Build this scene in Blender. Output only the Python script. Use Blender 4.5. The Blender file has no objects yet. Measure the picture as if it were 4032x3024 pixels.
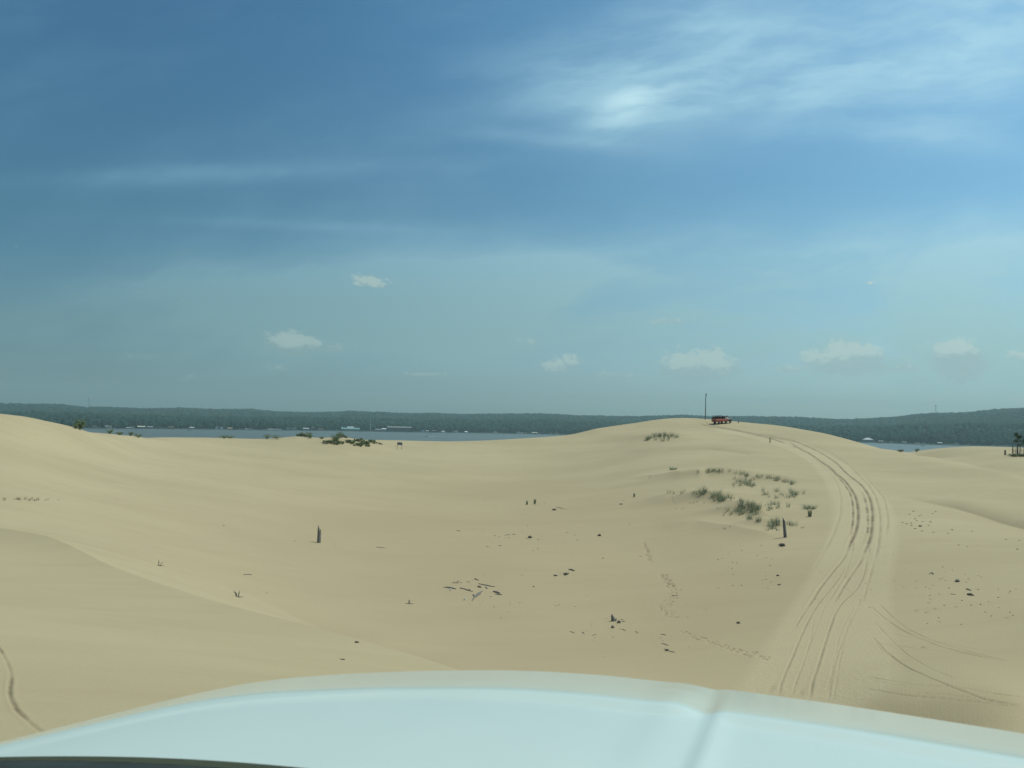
import bpy, bmesh, math, random
import numpy as np
from mathutils import Vector, Matrix, Euler
random.seed(7); rng = np.random.default_rng(11)
S = bpy.context.scene; C = S.collection
R = math.radians
F, CX, CY = 3028.0, 2016.0, 1512.0
CAMZ = 27.0
ROLL = math.atan(0.0197); PITCH = math.atan(164/F)
fw = np.array([0, math.cos(PITCH), math.sin(PITCH)]); rt = np.array([1., 0, 0]); up = np.array([0, -math.sin(PITCH), math.cos(PITCH)])
ir = rt*math.cos(ROLL)+up*math.sin(ROLL); iu = -rt*math.sin(ROLL)+up*math.cos(ROLL)
def ray(px, py):                      # azimuth (from +Y towards +X) and slope of the sight line through a photo pixel
    d = fw+(px-CX)/F*ir-(py-CY)/F*iu
    return math.atan2(d[0], d[1]), d[2]/math.hypot(d[0], d[1])
def ztop(px, py, r): return CAMZ+ray(px, py)[1]*r

# ------------------------------------------------------------------ helpers
def tag(o, label=None, cat=None, group=None, kind=None):
    if label: o['label'] = label
    if cat: o['category'] = cat
    if group: o['group'] = group
    if kind: o['kind'] = kind
    return o
def thing(name, label, cat, loc=(0, 0, 0), rotz=0, group=None):
    o = bpy.data.objects.new(name, None); C.objects.link(o); o.empty_display_size = .3
    o.location = loc; o.rotation_euler = (0, 0, rotz)
    return tag(o, label, cat, group)
def mesh_np(name, V, Fc, mat=None, smooth=True, parent=None):
    V = np.asarray(V, dtype=np.float32); Fc = np.asarray(Fc, dtype=np.int32)
    me = bpy.data.meshes.new(name); k = Fc.shape[1]
    me.vertices.add(len(V)); me.vertices.foreach_set('co', V.ravel())
    me.loops.add(Fc.size); me.loops.foreach_set('vertex_index', Fc.ravel())
    me.polygons.add(len(Fc)); me.polygons.foreach_set('loop_start', np.arange(0, Fc.size, k, dtype=np.int32))
    me.update(calc_edges=True)
    me.polygons.foreach_set('use_smooth', np.full(len(Fc), smooth)); 
    if mat: me.materials.append(mat)
    o = bpy.data.objects.new(name, me); C.objects.link(o)
    if parent: o.parent = parent
    return o
def obj(name, bm, mat, parent=None, smooth=False):
    me = bpy.data.meshes.new(name); bmesh.ops.recalc_face_normals(bm, faces=bm.faces[:]); bm.to_mesh(me); bm.free()
    if smooth:
        for p in me.polygons: p.use_smooth = True
    me.materials.append(mat); o = bpy.data.objects.new(name, me); C.objects.link(o)
    if parent: o.parent = parent
    return o
def box(bm, c, s, rz=0, bevel=0):
    M = Matrix.Translation(c) @ Matrix.Rotation(rz, 4, 'Z') @ Matrix.Diagonal((s[0], s[1], s[2], 1))
    g = bmesh.ops.create_cube(bm, size=1, matrix=M)
    if bevel:
        es = list({e for v in g['verts'] for e in v.link_edges})
        bmesh.ops.bevel(bm, geom=es, offset=bevel, segments=2, affect='EDGES')
def tube(bm, pts, rads, n=8, cap=True, wob=0):
    rings = []; pts = [Vector(p) for p in pts]
    for i, p in enumerate(pts):
        d = (pts[min(i+1, len(pts)-1)]-pts[max(i-1, 0)]).normalized()
        a = d.cross(Vector((.31, .17, .93)) if abs(d.z) < .9 else Vector((1, .1, 0))).normalized(); b = d.cross(a)
        rr = rads[i] if hasattr(rads, '__len__') else rads
        rings.append([bm.verts.new(p+(a*math.cos(t)+b*math.sin(t))*rr*(1+random.uniform(-wob, wob))) for t in [2*math.pi*k/n for k in range(n)]])
    for A, B in zip(rings, rings[1:]):
        for k in range(n): bm.faces.new((A[k], A[(k+1) % n], B[(k+1) % n], B[k]))
    if cap: bm.faces.new(rings[0][::-1]); bm.faces.new(rings[-1])
def prism(bm, prof, x0, x1):          # polygon in (y,z) extruded along x
    A = [bm.verts.new((x0, y, z)) for y, z in prof]; B = [bm.verts.new((x1, y, z)) for y, z in prof]
    n = len(prof); bm.faces.new(A[::-1]); bm.faces.new(B)
    for k in range(n): bm.faces.new((A[k], A[(k+1) % n], B[(k+1) % n], B[k]))
def wheelbm(x, y, z, r, w, inner=0):
    bm = bmesh.new(); prof = [(inner, -w*.5), (r*.9, -w*.5), (r, -w*.36), (r, w*.36), (r*.9, w*.5), (inner, w*.5)] if inner else [(.01, -w*.5), (r, -w*.5), (r*.9, w*.5), (.01, w*.5)]
    n = 20; rings = [[bm.verts.new((x+q*math.cos(t), y+yy, z+q*math.sin(t))) for q, yy in prof] for t in [2*math.pi*k/n for k in range(n)]]
    m = len(prof)
    for k in range(n):
        for j in range(m): bm.faces.new((rings[k][j], rings[(k+1) % n][j], rings[(k+1) % n][(j+1) % m], rings[k][(j+1) % m]))
    return bm
def copy_thing(o, loc, rotz=0, sc=1, label=None, group=None, parent=None):
    c = o.copy(); C.objects.link(c); c.location = loc; c.rotation_euler = (0, 0, rotz)
    c.scale = (sc, sc, sc) if not hasattr(sc, '__len__') else sc
    if label: c['label'] = label
    if group: c['group'] = group
    for ch in o.children:
        d = ch.copy(); C.objects.link(d); d.parent = c
        for g in ch.children:
            e = g.copy(); C.objects.link(e); e.parent = d
    return c

# ------------------------------------------------------------------ materials
def newmat(name, col, rough=.8, metal=0, var=.12, scale=3.0, bump=0, bscale=20, coat=0, spec=.5, attr=None, island=0):
    m = bpy.data.materials.new(name); m.use_nodes = True; nt = m.node_tree; N = nt.nodes; L = nt.links
    b = N['Principled BSDF']; b.inputs['Roughness'].default_value = rough; b.inputs['Metallic'].default_value = metal
    b.inputs['Coat Weight'].default_value = coat; b.inputs['Specular IOR Level'].default_value = spec
    tc = N.new('ShaderNodeTexCoord'); no = N.new('ShaderNodeTexNoise'); no.inputs['Scale'].default_value = scale; no.inputs['Detail'].default_value = 5
    L.new(tc.outputs['Object'], no.inputs['Vector'])
    mr = N.new('ShaderNodeMapRange'); mr.inputs[1].default_value = .25; mr.inputs[2].default_value = .75
    mr.inputs[3].default_value = 1-var; mr.inputs[4].default_value = 1+var; L.new(no.outputs['Fac'], mr.inputs[0])
    vm = N.new('ShaderNodeVectorMath'); vm.operation = 'SCALE'; vm.inputs[0].default_value = col[:3]; L.new(mr.outputs[0], vm.inputs['Scale'])
    out = vm.outputs[0]
    if island:
        g = N.new('ShaderNodeNewGeometry'); h = N.new('ShaderNodeHueSaturation'); m2 = N.new('ShaderNodeMapRange')
        m2.inputs[3].default_value = 1-island; m2.inputs[4].default_value = 1+island
        L.new(g.outputs['Random Per Island'], m2.inputs[0]); L.new(m2.outputs[0], h.inputs['Value']); L.new(out, h.inputs['Color']); 
        m3 = N.new('ShaderNodeMapRange'); m3.inputs[3].default_value = .47; m3.inputs[4].default_value = .52
        sc = N.new('ShaderNodeMath'); sc.operation = 'FRACT'; s2 = N.new('ShaderNodeMath'); s2.operation = 'MULTIPLY'; s2.inputs[1].default_value = 17.3
        L.new(g.outputs['Random Per Island'], s2.inputs[0]); L.new(s2.outputs[0], sc.inputs[0]); L.new(sc.outputs[0], m3.inputs[0]); L.new(m3.outputs[0], h.inputs['Hue'])
        out = h.outputs['Color']
    L.new(out, b.inputs['Base Color'])
    if bump:
        n2 = N.new('ShaderNodeTexNoise'); n2.inputs['Scale'].default_value = bscale; n2.inputs['Detail'].default_value = 4; L.new(tc.outputs['Object'], n2.inputs['Vector'])
        bu = N.new('ShaderNodeBump'); bu.inputs['Strength'].default_value = bump; bu.inputs['Distance'].default_value = .05
        L.new(n2.outputs['Fac'], bu.inputs['Height']); L.new(bu.outputs[0], b.inputs['Normal'])
    return m
M_wood = newmat('weathered_wood', (.15, .145, .13), .9, var=.35, scale=6, bump=.6, bscale=14)
M_wooddark = newmat('dark_wood', (.095, .085, .07), .9, var=.3, scale=8, bump=.5)
M_woodpale = newmat('bleached_wood', (.36, .33, .27), .9, var=.2, scale=8)
M_grass = newmat('marram_grass', (.24, .30, .17), .75, var=.25, scale=2, island=.35)
M_grasspale = newmat('dry_grass', (.24, .22, .14), .8, var=.25, scale=2, island=.3)
M_shrub = newmat('shrub_leaf', (.15, .19, .085), .7, var=.25, scale=2, island=.35)
M_stem = newmat('stem', (.10, .075, .05), .9)
M_forest = newmat('forest_leaf', (.017, .036, .026), .95, var=.4, scale=.012, bump=0, island=.4, spec=.05)
M_pine = newmat('needles', (.075, .12, .05), .8, var=.3, scale=3, island=.3)
M_hill = newmat('hill_ground', (.016, .03, .02), .95, var=.3, scale=.004)
M_red = newmat('red_paint', (.42, .075, .045), .45, var=.08, coat=.2)
M_redpale = newmat('pale_red_stripe', (.45, .22, .20), .5)
M_black = newmat('black_metal', (.022, .022, .024), .5)
M_tyre = newmat('tyre_rubber', (.018, .018, .018), .85)
M_grey = newmat('grey_metal', (.22, .23, .24), .5)
M_glass = newmat('window_glass', (.05, .07, .08), .08, var=.02)
M_seat = newmat('seat_vinyl', (.10, .03, .03), .6)
M_white = newmat('white_paint', (.78, .78, .76), .5, var=.04)
M_cloth = newmat('clothing', (.05, .06, .09), .9); M_cloth2 = newmat('clothing_light', (.35, .33, .30), .9)
M_skin = newmat('skin', (.45, .28, .20), .6, var=.05); M_hair = newmat('hair', (.03, .02, .015), .8)

# ------------------------------------------------------------------ dune terrain
SIL = [(-700,1600,150),(-350,1612,150),(0,1630,152),(100,1642,155),(200,1662,160),(300,1685,167),(375,1705,174),(450,1709,181),(520,1716,190),(570,1725,200),(700,1723,205),(850,1724,210),
 (1000,1728,214),(1080,1727,216),(1130,1722,217),(1172,1716,218),(1210,1722,219),(1260,1726,220),(1320,1722,220),(1370,1726,220),(1440,1733,222),(1500,1733,225),(1600,1735,228),(1780,1738,230),
 (1900,1735,233),(2000,1730,236),(2100,1724,238),(2200,1717,240),(2280,1706,242),(2330,1690,245),(2400,1680,250),(2500,1666,256),(2600,1651,262),
 (2700,1646,266),(2780,1650,266),(2850,1656,264),(2960,1666,260),(3050,1674,254),(3150,1690,246),(3250,1707,237),(3350,1733,227),(3450,1760,216),(3540,1777,206)]
RID = [(3600,1788,200),(3700,1805,190),(3800,1825,180),(3900,1848,172),(4032,1878,165),(4300,1930,150)]      # main dune's right shoulder
RC = [(3640,1777,290),(3700,1768,290),(3790,1758,288),(3880,1758,285),(4032,1763,280),(4300,1770,270)]      # crest of the dune behind
PTS = []
def addp(px, py, r, dz=0): a, s = ray(px, py); PTS.append((a, math.log(r), CAMZ+s*r+dz))
for (x, y, r) in SIL+RID:
    addp(x, y, r)
    if (x, y, r) in SIL:
        addp(x, y, r*.96, -.25 if x < 2300 else -.25); addp(x, y, r*1.07, -.9); addp(x, y, r*1.2, -4.5); addp(x, y, r*1.6, -12)
    else: addp(x, y, r*.96, -.3); addp(x, y, r*1.06, -1.3)
for (x, y, r) in RC: addp(x, y, r); addp(x, y, r*.95, -.3); addp(x, y, r*1.08, -1.2); addp(x, y, r*1.25, -5); addp(x, y, r*1.7, -14)
COL = { # column x: (y, r)
 -700: [(1660,140),(1800,112),(2000,76),(2300,40),(2800,12)],
 0: [(1690,138),(1750,124),(1850,106),(1950,90),(2050,76),(2120,66)],
 250: [(1720,154),(1800,132),(1900,107),(2000,87),(2100,71),(2160,62)],
 500: [(1760,172),(1800,152),(1900,118),(2000,95),(2130,73),(2225,59)],
 850: [(1760,190),(1800,168),(1900,128),(2000,104),(2150,78),(2300,60)],
 1200: [(1760,200),(1800,180),(1900,143),(2000,115),(2130,92),(2300,66),(2420,54)],
 1500: [(1760,212),(1800,190),(1900,152),(2000,122),(2150,92),(2300,69),(2450,54),(2520,48)],
 1760: [(1800,195),(1900,156),(2000,124),(2200,84),(2400,60),(2550,48),(2630,42)],
 2016: [(1760,216),(1800,198),(1850,178),(1900,160),(2000,125),(2200,82),(2400,58.5),(2650,41)],
 2350: [(1740,222),(1800,192),(1850,172),(1900,152),(1950,134),(2000,121),(2100,101),(2200,84),(2400,60),(2650,41)],
 2600: [(1680,243),(1720,218),(1760,195),(1800,174),(1850,156),(1900,141),(1950,128),(2000,117),(2100,99),(2200,84),(2400,60),(2650,41.5)],
 2850: [(1680,247),(1700,232),(1750,198),(1800,172),(1850,152),(1900,136),(2000,113),(2100,95),(2200,80),(2400,58),(2650,40.5)],
 3050: [(1700,234),(1750,198),(1800,172),(1900,134),(2000,111),(2115,91),(2200,79),(2400,57),(2700,38)],
 3300: [(1750,203),(1800,176),(1850,153),(1900,136),(2000,111),(2150,85),(2300,66),(2400,56),(2550,45),(2700,37)],
 3550: [(1800,190),(1850,163),(1900,142),(1970,120),(2050,103),(2150,84),(2300,64),(2500,47),(2750,34)],
 3800: [(1860,162),(1920,143),(1975,129),(2010,116),(2100,94),(2250,70),(2400,55),(2500,47),(2750,34)],
 4032: [(1920,148),(1990,130),(2060,116),(2095,102),(2150,88),(2300,65),(2500,47),(2750,34)],
 4600: [(2000,110),(2200,80),(2500,45),(2800,30)]}
for x, l in COL.items():
    for y, r in l: addp(x, y, r)
for x, y, r in [(3750,1785,240),(3750,1772,265),(3900,1790,235),(3900,1772,262),(4032,1800,232),(4032,1780,258),(4032,1830,205),(3900,1815,212)]: addp(x, y, r)
NR = [(120,2105,60),(300,2170,52),(450,2228,45),(850,2355,34.5),(1200,2449,29.5),(1500,2551,26),(1790,2653,23)]
for a_, l_ in ((-46, [(11, 7), (18, 10), (30, 12.2), (45, 12.6)]), (-32, [(11, 7), (18, 10), (30, 12.4), (45, 12.8)]), (-18, [(11, 7.5), (18, 10.5), (30, 13), (42, 13.4)]), (-8, [(18, 11), (28, 13), (38, 13.5)])):
    for r, d in l_: PTS.append((R(a_), math.log(r), CAMZ-d))
for r, d in [(1.2,2.15),(3,2.3),(5,2.9),(8,4.1)]:
    for a in [-60,-30,0,30,60,90,-90]: PTS.append((R(a), math.log(r), CAMZ-(d if a > -40 else 2.1+.08*r)))
for r, d in [(12,5.6),(18,7.9),(26,10.6),(32,11.5)]:
    for a in [-6,4,15,27,40,60]: PTS.append((R(a), math.log(r), CAMZ-d))
for r, z in [(15,23),(40,21),(90,21),(160,20),(300,10),(600,-6)]:
    for a in (-62,-90,62,90): PTS.append((R(a), math.log(r), z))
for a in range(-50, 51, 10): PTS.append((R(a), math.log(560), -6)); PTS.append((R(a), math.log(900), -8))
P = np.array(PTS)
def tps_k(d2): return .5*d2*np.log(d2+1e-12)
n = len(P); A = np.zeros((n+3, n+3)); D2 = ((P[:, None, :2]-P[None, :, :2])**2).sum(-1)
NS = 5*len(SIL)+3*len(RID)+5*len(RC); A[:n, :n] = tps_k(D2)+np.diag(np.where(np.arange(n) < NS, 2e-5, 2.5e-3)); A[:n, n] = 1; A[:n, n+1:] = P[:, :2]; A[n, :n] = 1; A[n+1:, :n] = P[:, :2].T
W = np.linalg.solve(A, np.r_[P[:, 2], 0, 0, 0])
def tps(a, l):
    s = a.shape; a = a.ravel(); l = l.ravel(); out = np.empty_like(a)
    for i in range(0, len(a), 20000):
        q = np.c_[a[i:i+20000], l[i:i+20000]]
        out[i:i+20000] = tps_k(((q[:, None]-P[None, :, :2])**2).sum(-1)) @ W[:n]+W[n]+q @ W[n+1:]
    return out.reshape(s)
azv = np.radians(np.concatenate([np.arange(-180, -42, 2.0), np.arange(-42, 40.001, .052), np.arange(42, 181, 2.0)]))
azv[-1] = math.pi
lrv = np.concatenate([np.linspace(math.log(.8), math.log(7), 20)[:-1], np.linspace(math.log(7), math.log(24), 260)[:-1], np.linspace(math.log(24), math.log(300), 1000)[:-1], np.linspace(math.log(300), math.log(1000), 50)])
ca = np.radians(np.linspace(-96, 96, 230)); cl = np.linspace(math.log(.7), math.log(1050), 240)
G = tps(*np.meshgrid(ca, cl, indexing='ij'))
def cubmat(src, dst):                 # Catmull-Rom interpolation weights
    n = len(src); t = np.clip((dst-src[0])/(src[1]-src[0]), 0, n-1.0001); i = t.astype(int); f = t-i
    w = [-.5*f+f*f-.5*f**3, 1-2.5*f*f+1.5*f**3, .5*f+2*f*f-1.5*f**3, -.5*f*f+.5*f**3]
    M = np.zeros((len(dst), n))
    for k in range(4): np.add.at(M, (np.arange(len(dst)), np.clip(i+k-1, 0, n-1)), w[k])
    return M
Z = cubmat(ca, azv) @ G @ cubmat(cl, lrv).T
rv = np.exp(lrv); back = CAMZ-2.2-3*(1-np.exp(-rv/40))-26*np.clip((rv-150)/500, 0, 1)
bw = np.clip((np.abs(azv)-R(60))/R(30), 0, 1); bw = (bw*bw*(3-2*bw))[:, None]
Z = Z*(1-bw)+back[None]*bw
XX = np.sin(azv)[:, None]*rv[None]; YY = np.cos(azv)[:, None]*rv[None]
# the near dune on the left: a smooth shoulder with a sharp crest, dropping into the bowl behind it
NRX = [(-900,2010,84),(-300,2050,74)]+NR
RP = np.array([[r*math.sin(ray(x, y)[0]), r*math.cos(ray(x, y)[0]), ztop(x, y, r)] for x, y, r in NRX]+[[1.6, 18.5, 20.1], [3.5, 13, 21.6], [6, 9, 22.7], [9, 4, 24]])
NP = np.vstack([RP]+[[[x, y, z]] for x, y, z in [(0, 3, 24.8), (-3, 6, 24.1), (-8, 8, 23.6), (-4, 12, 22.6), (-10, 18, 21.6), (-20, 16, 22), (-3, 18, 21), (-20, 30, 20.2), (-35, 45, 18.6), (-40, 20, 20.8)]])
def qd(x, y): return np.stack([np.ones_like(x), x, y, x*x*.02, x*y*.02, y*y*.02, x*y*y*.0004, y**3*.0004, x*x*y*.0004], -1)
wq = np.r_[np.full(len(RP), 6.), np.ones(len(NP)-len(RP))]; Mq = qd(NP[:, 0], NP[:, 1])
cq = np.linalg.solve((Mq*wq[:, None]).T @ Mq+np.eye(9)*1e-3, (Mq*wq[:, None]).T @ NP[:, 2])
ia = np.where(np.abs(azv) < R(75))[0]; ja = np.where(rv < 110)[0]; sl = np.ix_(ia, ja); xs, ys = XX[sl], YY[sl]
seg = np.vstack([RP[:, :2]]); sp_ = [seg[0]]
for k in range(len(seg)-1):           # rounded polyline
    p0, p1, p2, p3 = seg[max(k-1, 0)], seg[k], seg[k+1], seg[min(k+2, len(seg)-1)]
    for t in (.25, .5, .75, 1.): sp_.append(.5*((2*p1)+(-p0+p2)*t+(2*p0-5*p1+4*p2-p3)*t*t+(-p0+3*p1-3*p2+p3)*t**3))
sp_ = np.array(sp_); bd = np.full(xs.shape, 1e9); sd_ = np.zeros(xs.shape); fx = np.zeros(xs.shape); fy = np.zeros(xs.shape)
for a, b in zip(sp_, sp_[1:]):
    e = b-a; t = np.clip(((xs-a[0])*e[0]+(ys-a[1])*e[1])/(e @ e), 0, 1); d = np.hypot(xs-a[0]-t*e[0], ys-a[1]-t*e[1]); m_ = d < bd-1e-6
    bd[m_] = d[m_]; fx[m_] = (a[0]+t*e[0])[m_]; fy[m_] = (a[1]+t*e[1])[m_]; sd_[m_] = np.sign(e[0]*(ys-a[1])-e[1]*(xs-a[0]))[m_]
far = np.where(sd_ > 0, bd, 0.); nrz = np.where(sd_ > 0, qd(fx, fy) @ cq, qd(xs, ys) @ cq)+.05*np.exp(-bd/2.5)
fs = np.interp(np.degrees(azv[ia]), [-34, -27, -12, -4, 2], [.24, .33, .43, .5, .6])[:, None]; nrz = nrz-fs*far-.3*fs*np.minimum(far, 1.2); nrz = np.where((far > 14) | (azv[ia][:, None] > R(38)) | (azv[ia][:, None] < R(-60)), -50., nrz)
kk = .12; Zs = Z[sl]; hmx = np.clip(.5+.5*(nrz-Zs)/kk, 0, 1); Z[sl] = Zs*(1-hmx)+nrz*hmx+kk*hmx*(1-hmx)
# soft undulation of the wind-blown sand
und = np.zeros_like(Z)
for k in range(26):
    wl = float(rng.uniform(5, 42)); th = float(rng.normal(.5, .5)); ph = float(rng.uniform(0, 6.28))
    und += .00035*wl*np.sin(2*math.pi/wl*(XX*math.cos(th)+YY*math.sin(th))+ph+1.3*np.sin(XX*.03+YY*.021+k))
Z += und*np.clip((rv-15)/40, 0, 1)[None]*np.clip((250-rv)/80, .15, 1)[None]*.8
def gidx(a, l): return np.interp(a, azv, np.arange(len(azv))), np.interp(l, lrv, np.arange(len(lrv)))
def hgt(x, y):
    a = np.arctan2(x, y); l = np.log(np.hypot(x, y)+1e-9); i, j = gidx(a, l)
    i0 = np.clip(np.floor(i).astype(int), 0, len(azv)-2); j0 = np.clip(np.floor(j).astype(int), 0, len(lrv)-2); fi = i-i0; fj = j-j0
    return Z[i0, j0]*(1-fi)*(1-fj)+Z[i0+1, j0]*fi*(1-fj)+Z[i0, j0+1]*(1-fi)*fj+Z[i0+1, j0+1]*fi*fj
RM = np.exp(np.linspace(math.log(4.5), math.log(330), 1600))
def hit(px, py):                      # the sand point that a photo pixel shows
    a, s = ray(px, py); x = RM*math.sin(a); y = RM*math.cos(a); dz = hgt(x, y)-(CAMZ+s*RM)
    k = np.argmax(dz > 0)
    if dz[k] <= 0: k = int(np.argmax(dz))
    elif k > 0:
        t = dz[k-1]/(dz[k-1]-dz[k]); rr = RM[k-1]+(RM[k]-RM[k-1])*t; return Vector((rr*math.sin(a), rr*math.cos(a), float(hgt(np.array(rr*math.sin(a)), np.array(rr*math.cos(a))))))
    return Vector((x[k], y[k], float(hgt(x[k:k+1], y[k:k+1])[0])))
def stamp(c, rad):                    # grid window round a world point
    a = math.atan2(c[0], c[1]); r = math.hypot(c[0], c[1]); da = rad/r
    i0, i1 = np.searchsorted(azv, [a-da, a+da]); j0, j1 = np.searchsorted(lrv, [math.log(max(r-rad, 1)), math.log(r+rad)])
    return slice(max(i0-1, 0), i1+1), slice(max(j0-1, 0), j1+1)
def mound(px, py, sx, sy, h, ang=0, rough=0):
    c = hit(px, py); w = stamp(c, 3*max(sx, sy)); x = XX[w]-c.x; y = YY[w]-c.y
    u = x*math.cos(ang)+y*math.sin(ang); v = -x*math.sin(ang)+y*math.cos(ang)
    g = h*np.exp(-(u/sx)**2-(np.where(v < 0, v/sy, v/(sy*1.9)))**2)
    Z[w] += g
# blown mounds that carry the grass (x, y, half length, half depth, height)
for m in [(2760,1876,7,1.7,.75,.0),(2880,1868,6,2,.9,-.1),(3020,1885,5,2.2,.8,-.3),(2600,1890,6,1.6,.45,.1),(2690,1955,5,1.7,.8,.1),(2800,1965,5,2,.9,-.1),(2910,2015,4,2,.9,-.4),(3010,2070,2.6,1.5,.8,-.2),(2620,1978,4,1.5,.4,.1),
          (2600,1725,8,4,1.3,0),(2700,1730,7,4,.6,-.2),(1380,1745,9,4,.7,0),(1300,1750,6,3,.3,0)]: mound(*m)
def edge(pts, h, wf, wb, step=0, ws=6):     # sharp wind-cut crest line (and an optional step up behind it)
    Hs = [hit(*q) if len(q) == 2 else Vector((q[2]*math.sin(ray(*q[:2])[0]), q[2]*math.cos(ray(*q[:2])[0]), 0)) for q in pts]
    Q = []
    for a, b in zip(Hs, Hs[1:]):
        for t in np.linspace(0, 1, 12, endpoint=False): Q.append(a.lerp(b, t)[:2])
    Q.append(Hs[-1][:2]); Q = np.array(Q); L = np.r_[0, np.cumsum(np.hypot(*(Q[1:]-Q[:-1]).T))]; pad = max(wf, wb, ws)*4
    best = np.full(Z.shape, 1e9, np.float32); val = np.zeros(Z.shape, np.float32)
    for k in range(len(Q)-1):
        a, b = Q[k], Q[k+1]; L2 = max(((b-a)**2).sum(), 1e-6); w = stamp((a+b)/2, math.sqrt(L2)/2+pad); x = XX[w]-a[0]; y = YY[w]-a[1]; e = b-a
        t = np.clip((x*e[0]+y*e[1])/L2, 0, 1); d = np.hypot(x-t*e[0], y-t*e[1]); sg = np.sign(e[0]*y-e[1]*x)    # + is the far / left side
        u = (L[k]+t*(L[k+1]-L[k]))/L[-1]; env = np.clip(np.minimum(u/.25, (1-u)/.12), 0, 1); env = env*env*(3-2*env)
        f = np.where(sg > 0, np.exp(-d/wb), np.exp(-(d/wf)**1.3))*h*env
        if step: f = f+np.where(sg > 0, step*(1-np.exp(-d/2.2))*np.exp(-(d/ws)**2), 0)*env
        m_ = d < best[w]; bw_ = best[w]; bw_[m_] = d[m_]; best[w] = bw_; vw = val[w]; vw[m_] = f[m_]; val[w] = vw
    Z[:] += val
edge([(3500,1955),(3620,1972),(3760,1998),(3900,2040),(4032,2078),(4250,2130)], -.2, 4, 3, step=1.15, ws=13)
edge([(1000,1738),(1120,1758),(1260,1775),(1420,1790)], .25, 5, 3)
edge([(2500,1795),(2640,1772),(2800,1768),(2980,1790)], -.2, 6, 5, step=.6, ws=12)
edge([(2500,1893),(2560,1880),(2680,1868),(2790,1858)], .55, 1.8, 3)
edge([(2560,1985),(2640,1962),(2740,1948),(2830,1958),(2960,2005),(3050,2040)], .6, 1.6, 3)
edge([(2580,2085),(2750,2062),(2900,2085),(3060,2118)], .45, 2.0, 4)
# -------- wheel ruts
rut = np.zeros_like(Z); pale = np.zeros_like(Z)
def carve(pts, wid, dep, dark, jag=.25, broken=0, berm=.22):
    q = []
    for (x0, y0), (x1, y1) in zip(pts, pts[1:]):
        k = max(2, int(math.hypot(x1-x0, y1-y0)/9))
        for t in range(k): q.append((x0+(x1-x0)*t/k, y0+(y1-y0)*t/k))
    q.append(pts[-1]); H = np.array([hit(*a)[:2] for a in q])
    for _ in range(2): H[1:-1] = (H[:-2]+2*H[1:-1]+H[2:])/4
    H += rng.normal(0, .012, H.shape)*jag
    cache = {}; s0 = 0; nse = rng.random(len(H)+2)
    best = {}
    for k in range(len(H)-1):
        a, b = H[k], H[k+1]; L2 = max(((b-a)**2).sum(), 1e-6); L = math.sqrt(L2); pad = wid*3.2
        w = stamp((a+b)/2, L/2+pad); x = XX[w]-a[0]; y = YY[w]-a[1]
        t = np.clip((x*(b-a)[0]+y*(b-a)[1])/L2, 0, 1); d = np.hypot(x-t*(b-a)[0], y-t*(b-a)[1])
        S_ = s0+t*L; md = 1
        if broken: md = np.clip(.5+.9*np.sin(S_*.8+nse[0]*9)+.6*np.sin(S_*2.1+nse[1]*9), 0, 1)*broken+(1-broken)
        edge = 1+.10*np.sin(S_*4.1+nse[2]*6)*np.sin(S_*1.7+nse[3]*6)
        dd = d/(wid*edge); g = np.exp(-dd**2*2.0)*md; bt = berm*np.exp(-((dd-1.9)/.6)**2)*md
        tail = np.clip(min(k, len(H)-2-k)/4+.25, 0, 1)
        key = (w[0].start, w[1].start)
        for arr, val in ((DZ, (-dep*g+dep*bt)*tail),):
            cur = arr[w]; arr[w] = np.where(np.abs(val) > np.abs(cur), val, cur)
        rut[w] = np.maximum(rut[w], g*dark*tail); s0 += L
DZ = np.zeros_like(Z)
def z6(l): return [(3100+.4219*a, 1700+.4219*b) for a, b in l]
def z7(l): return [(2700+.6022*a, 2200+.6022*b) for a, b in l]
def z3(l): return [(2300+.4521*a, 1500+.4521*b) for a, b in l]
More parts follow.
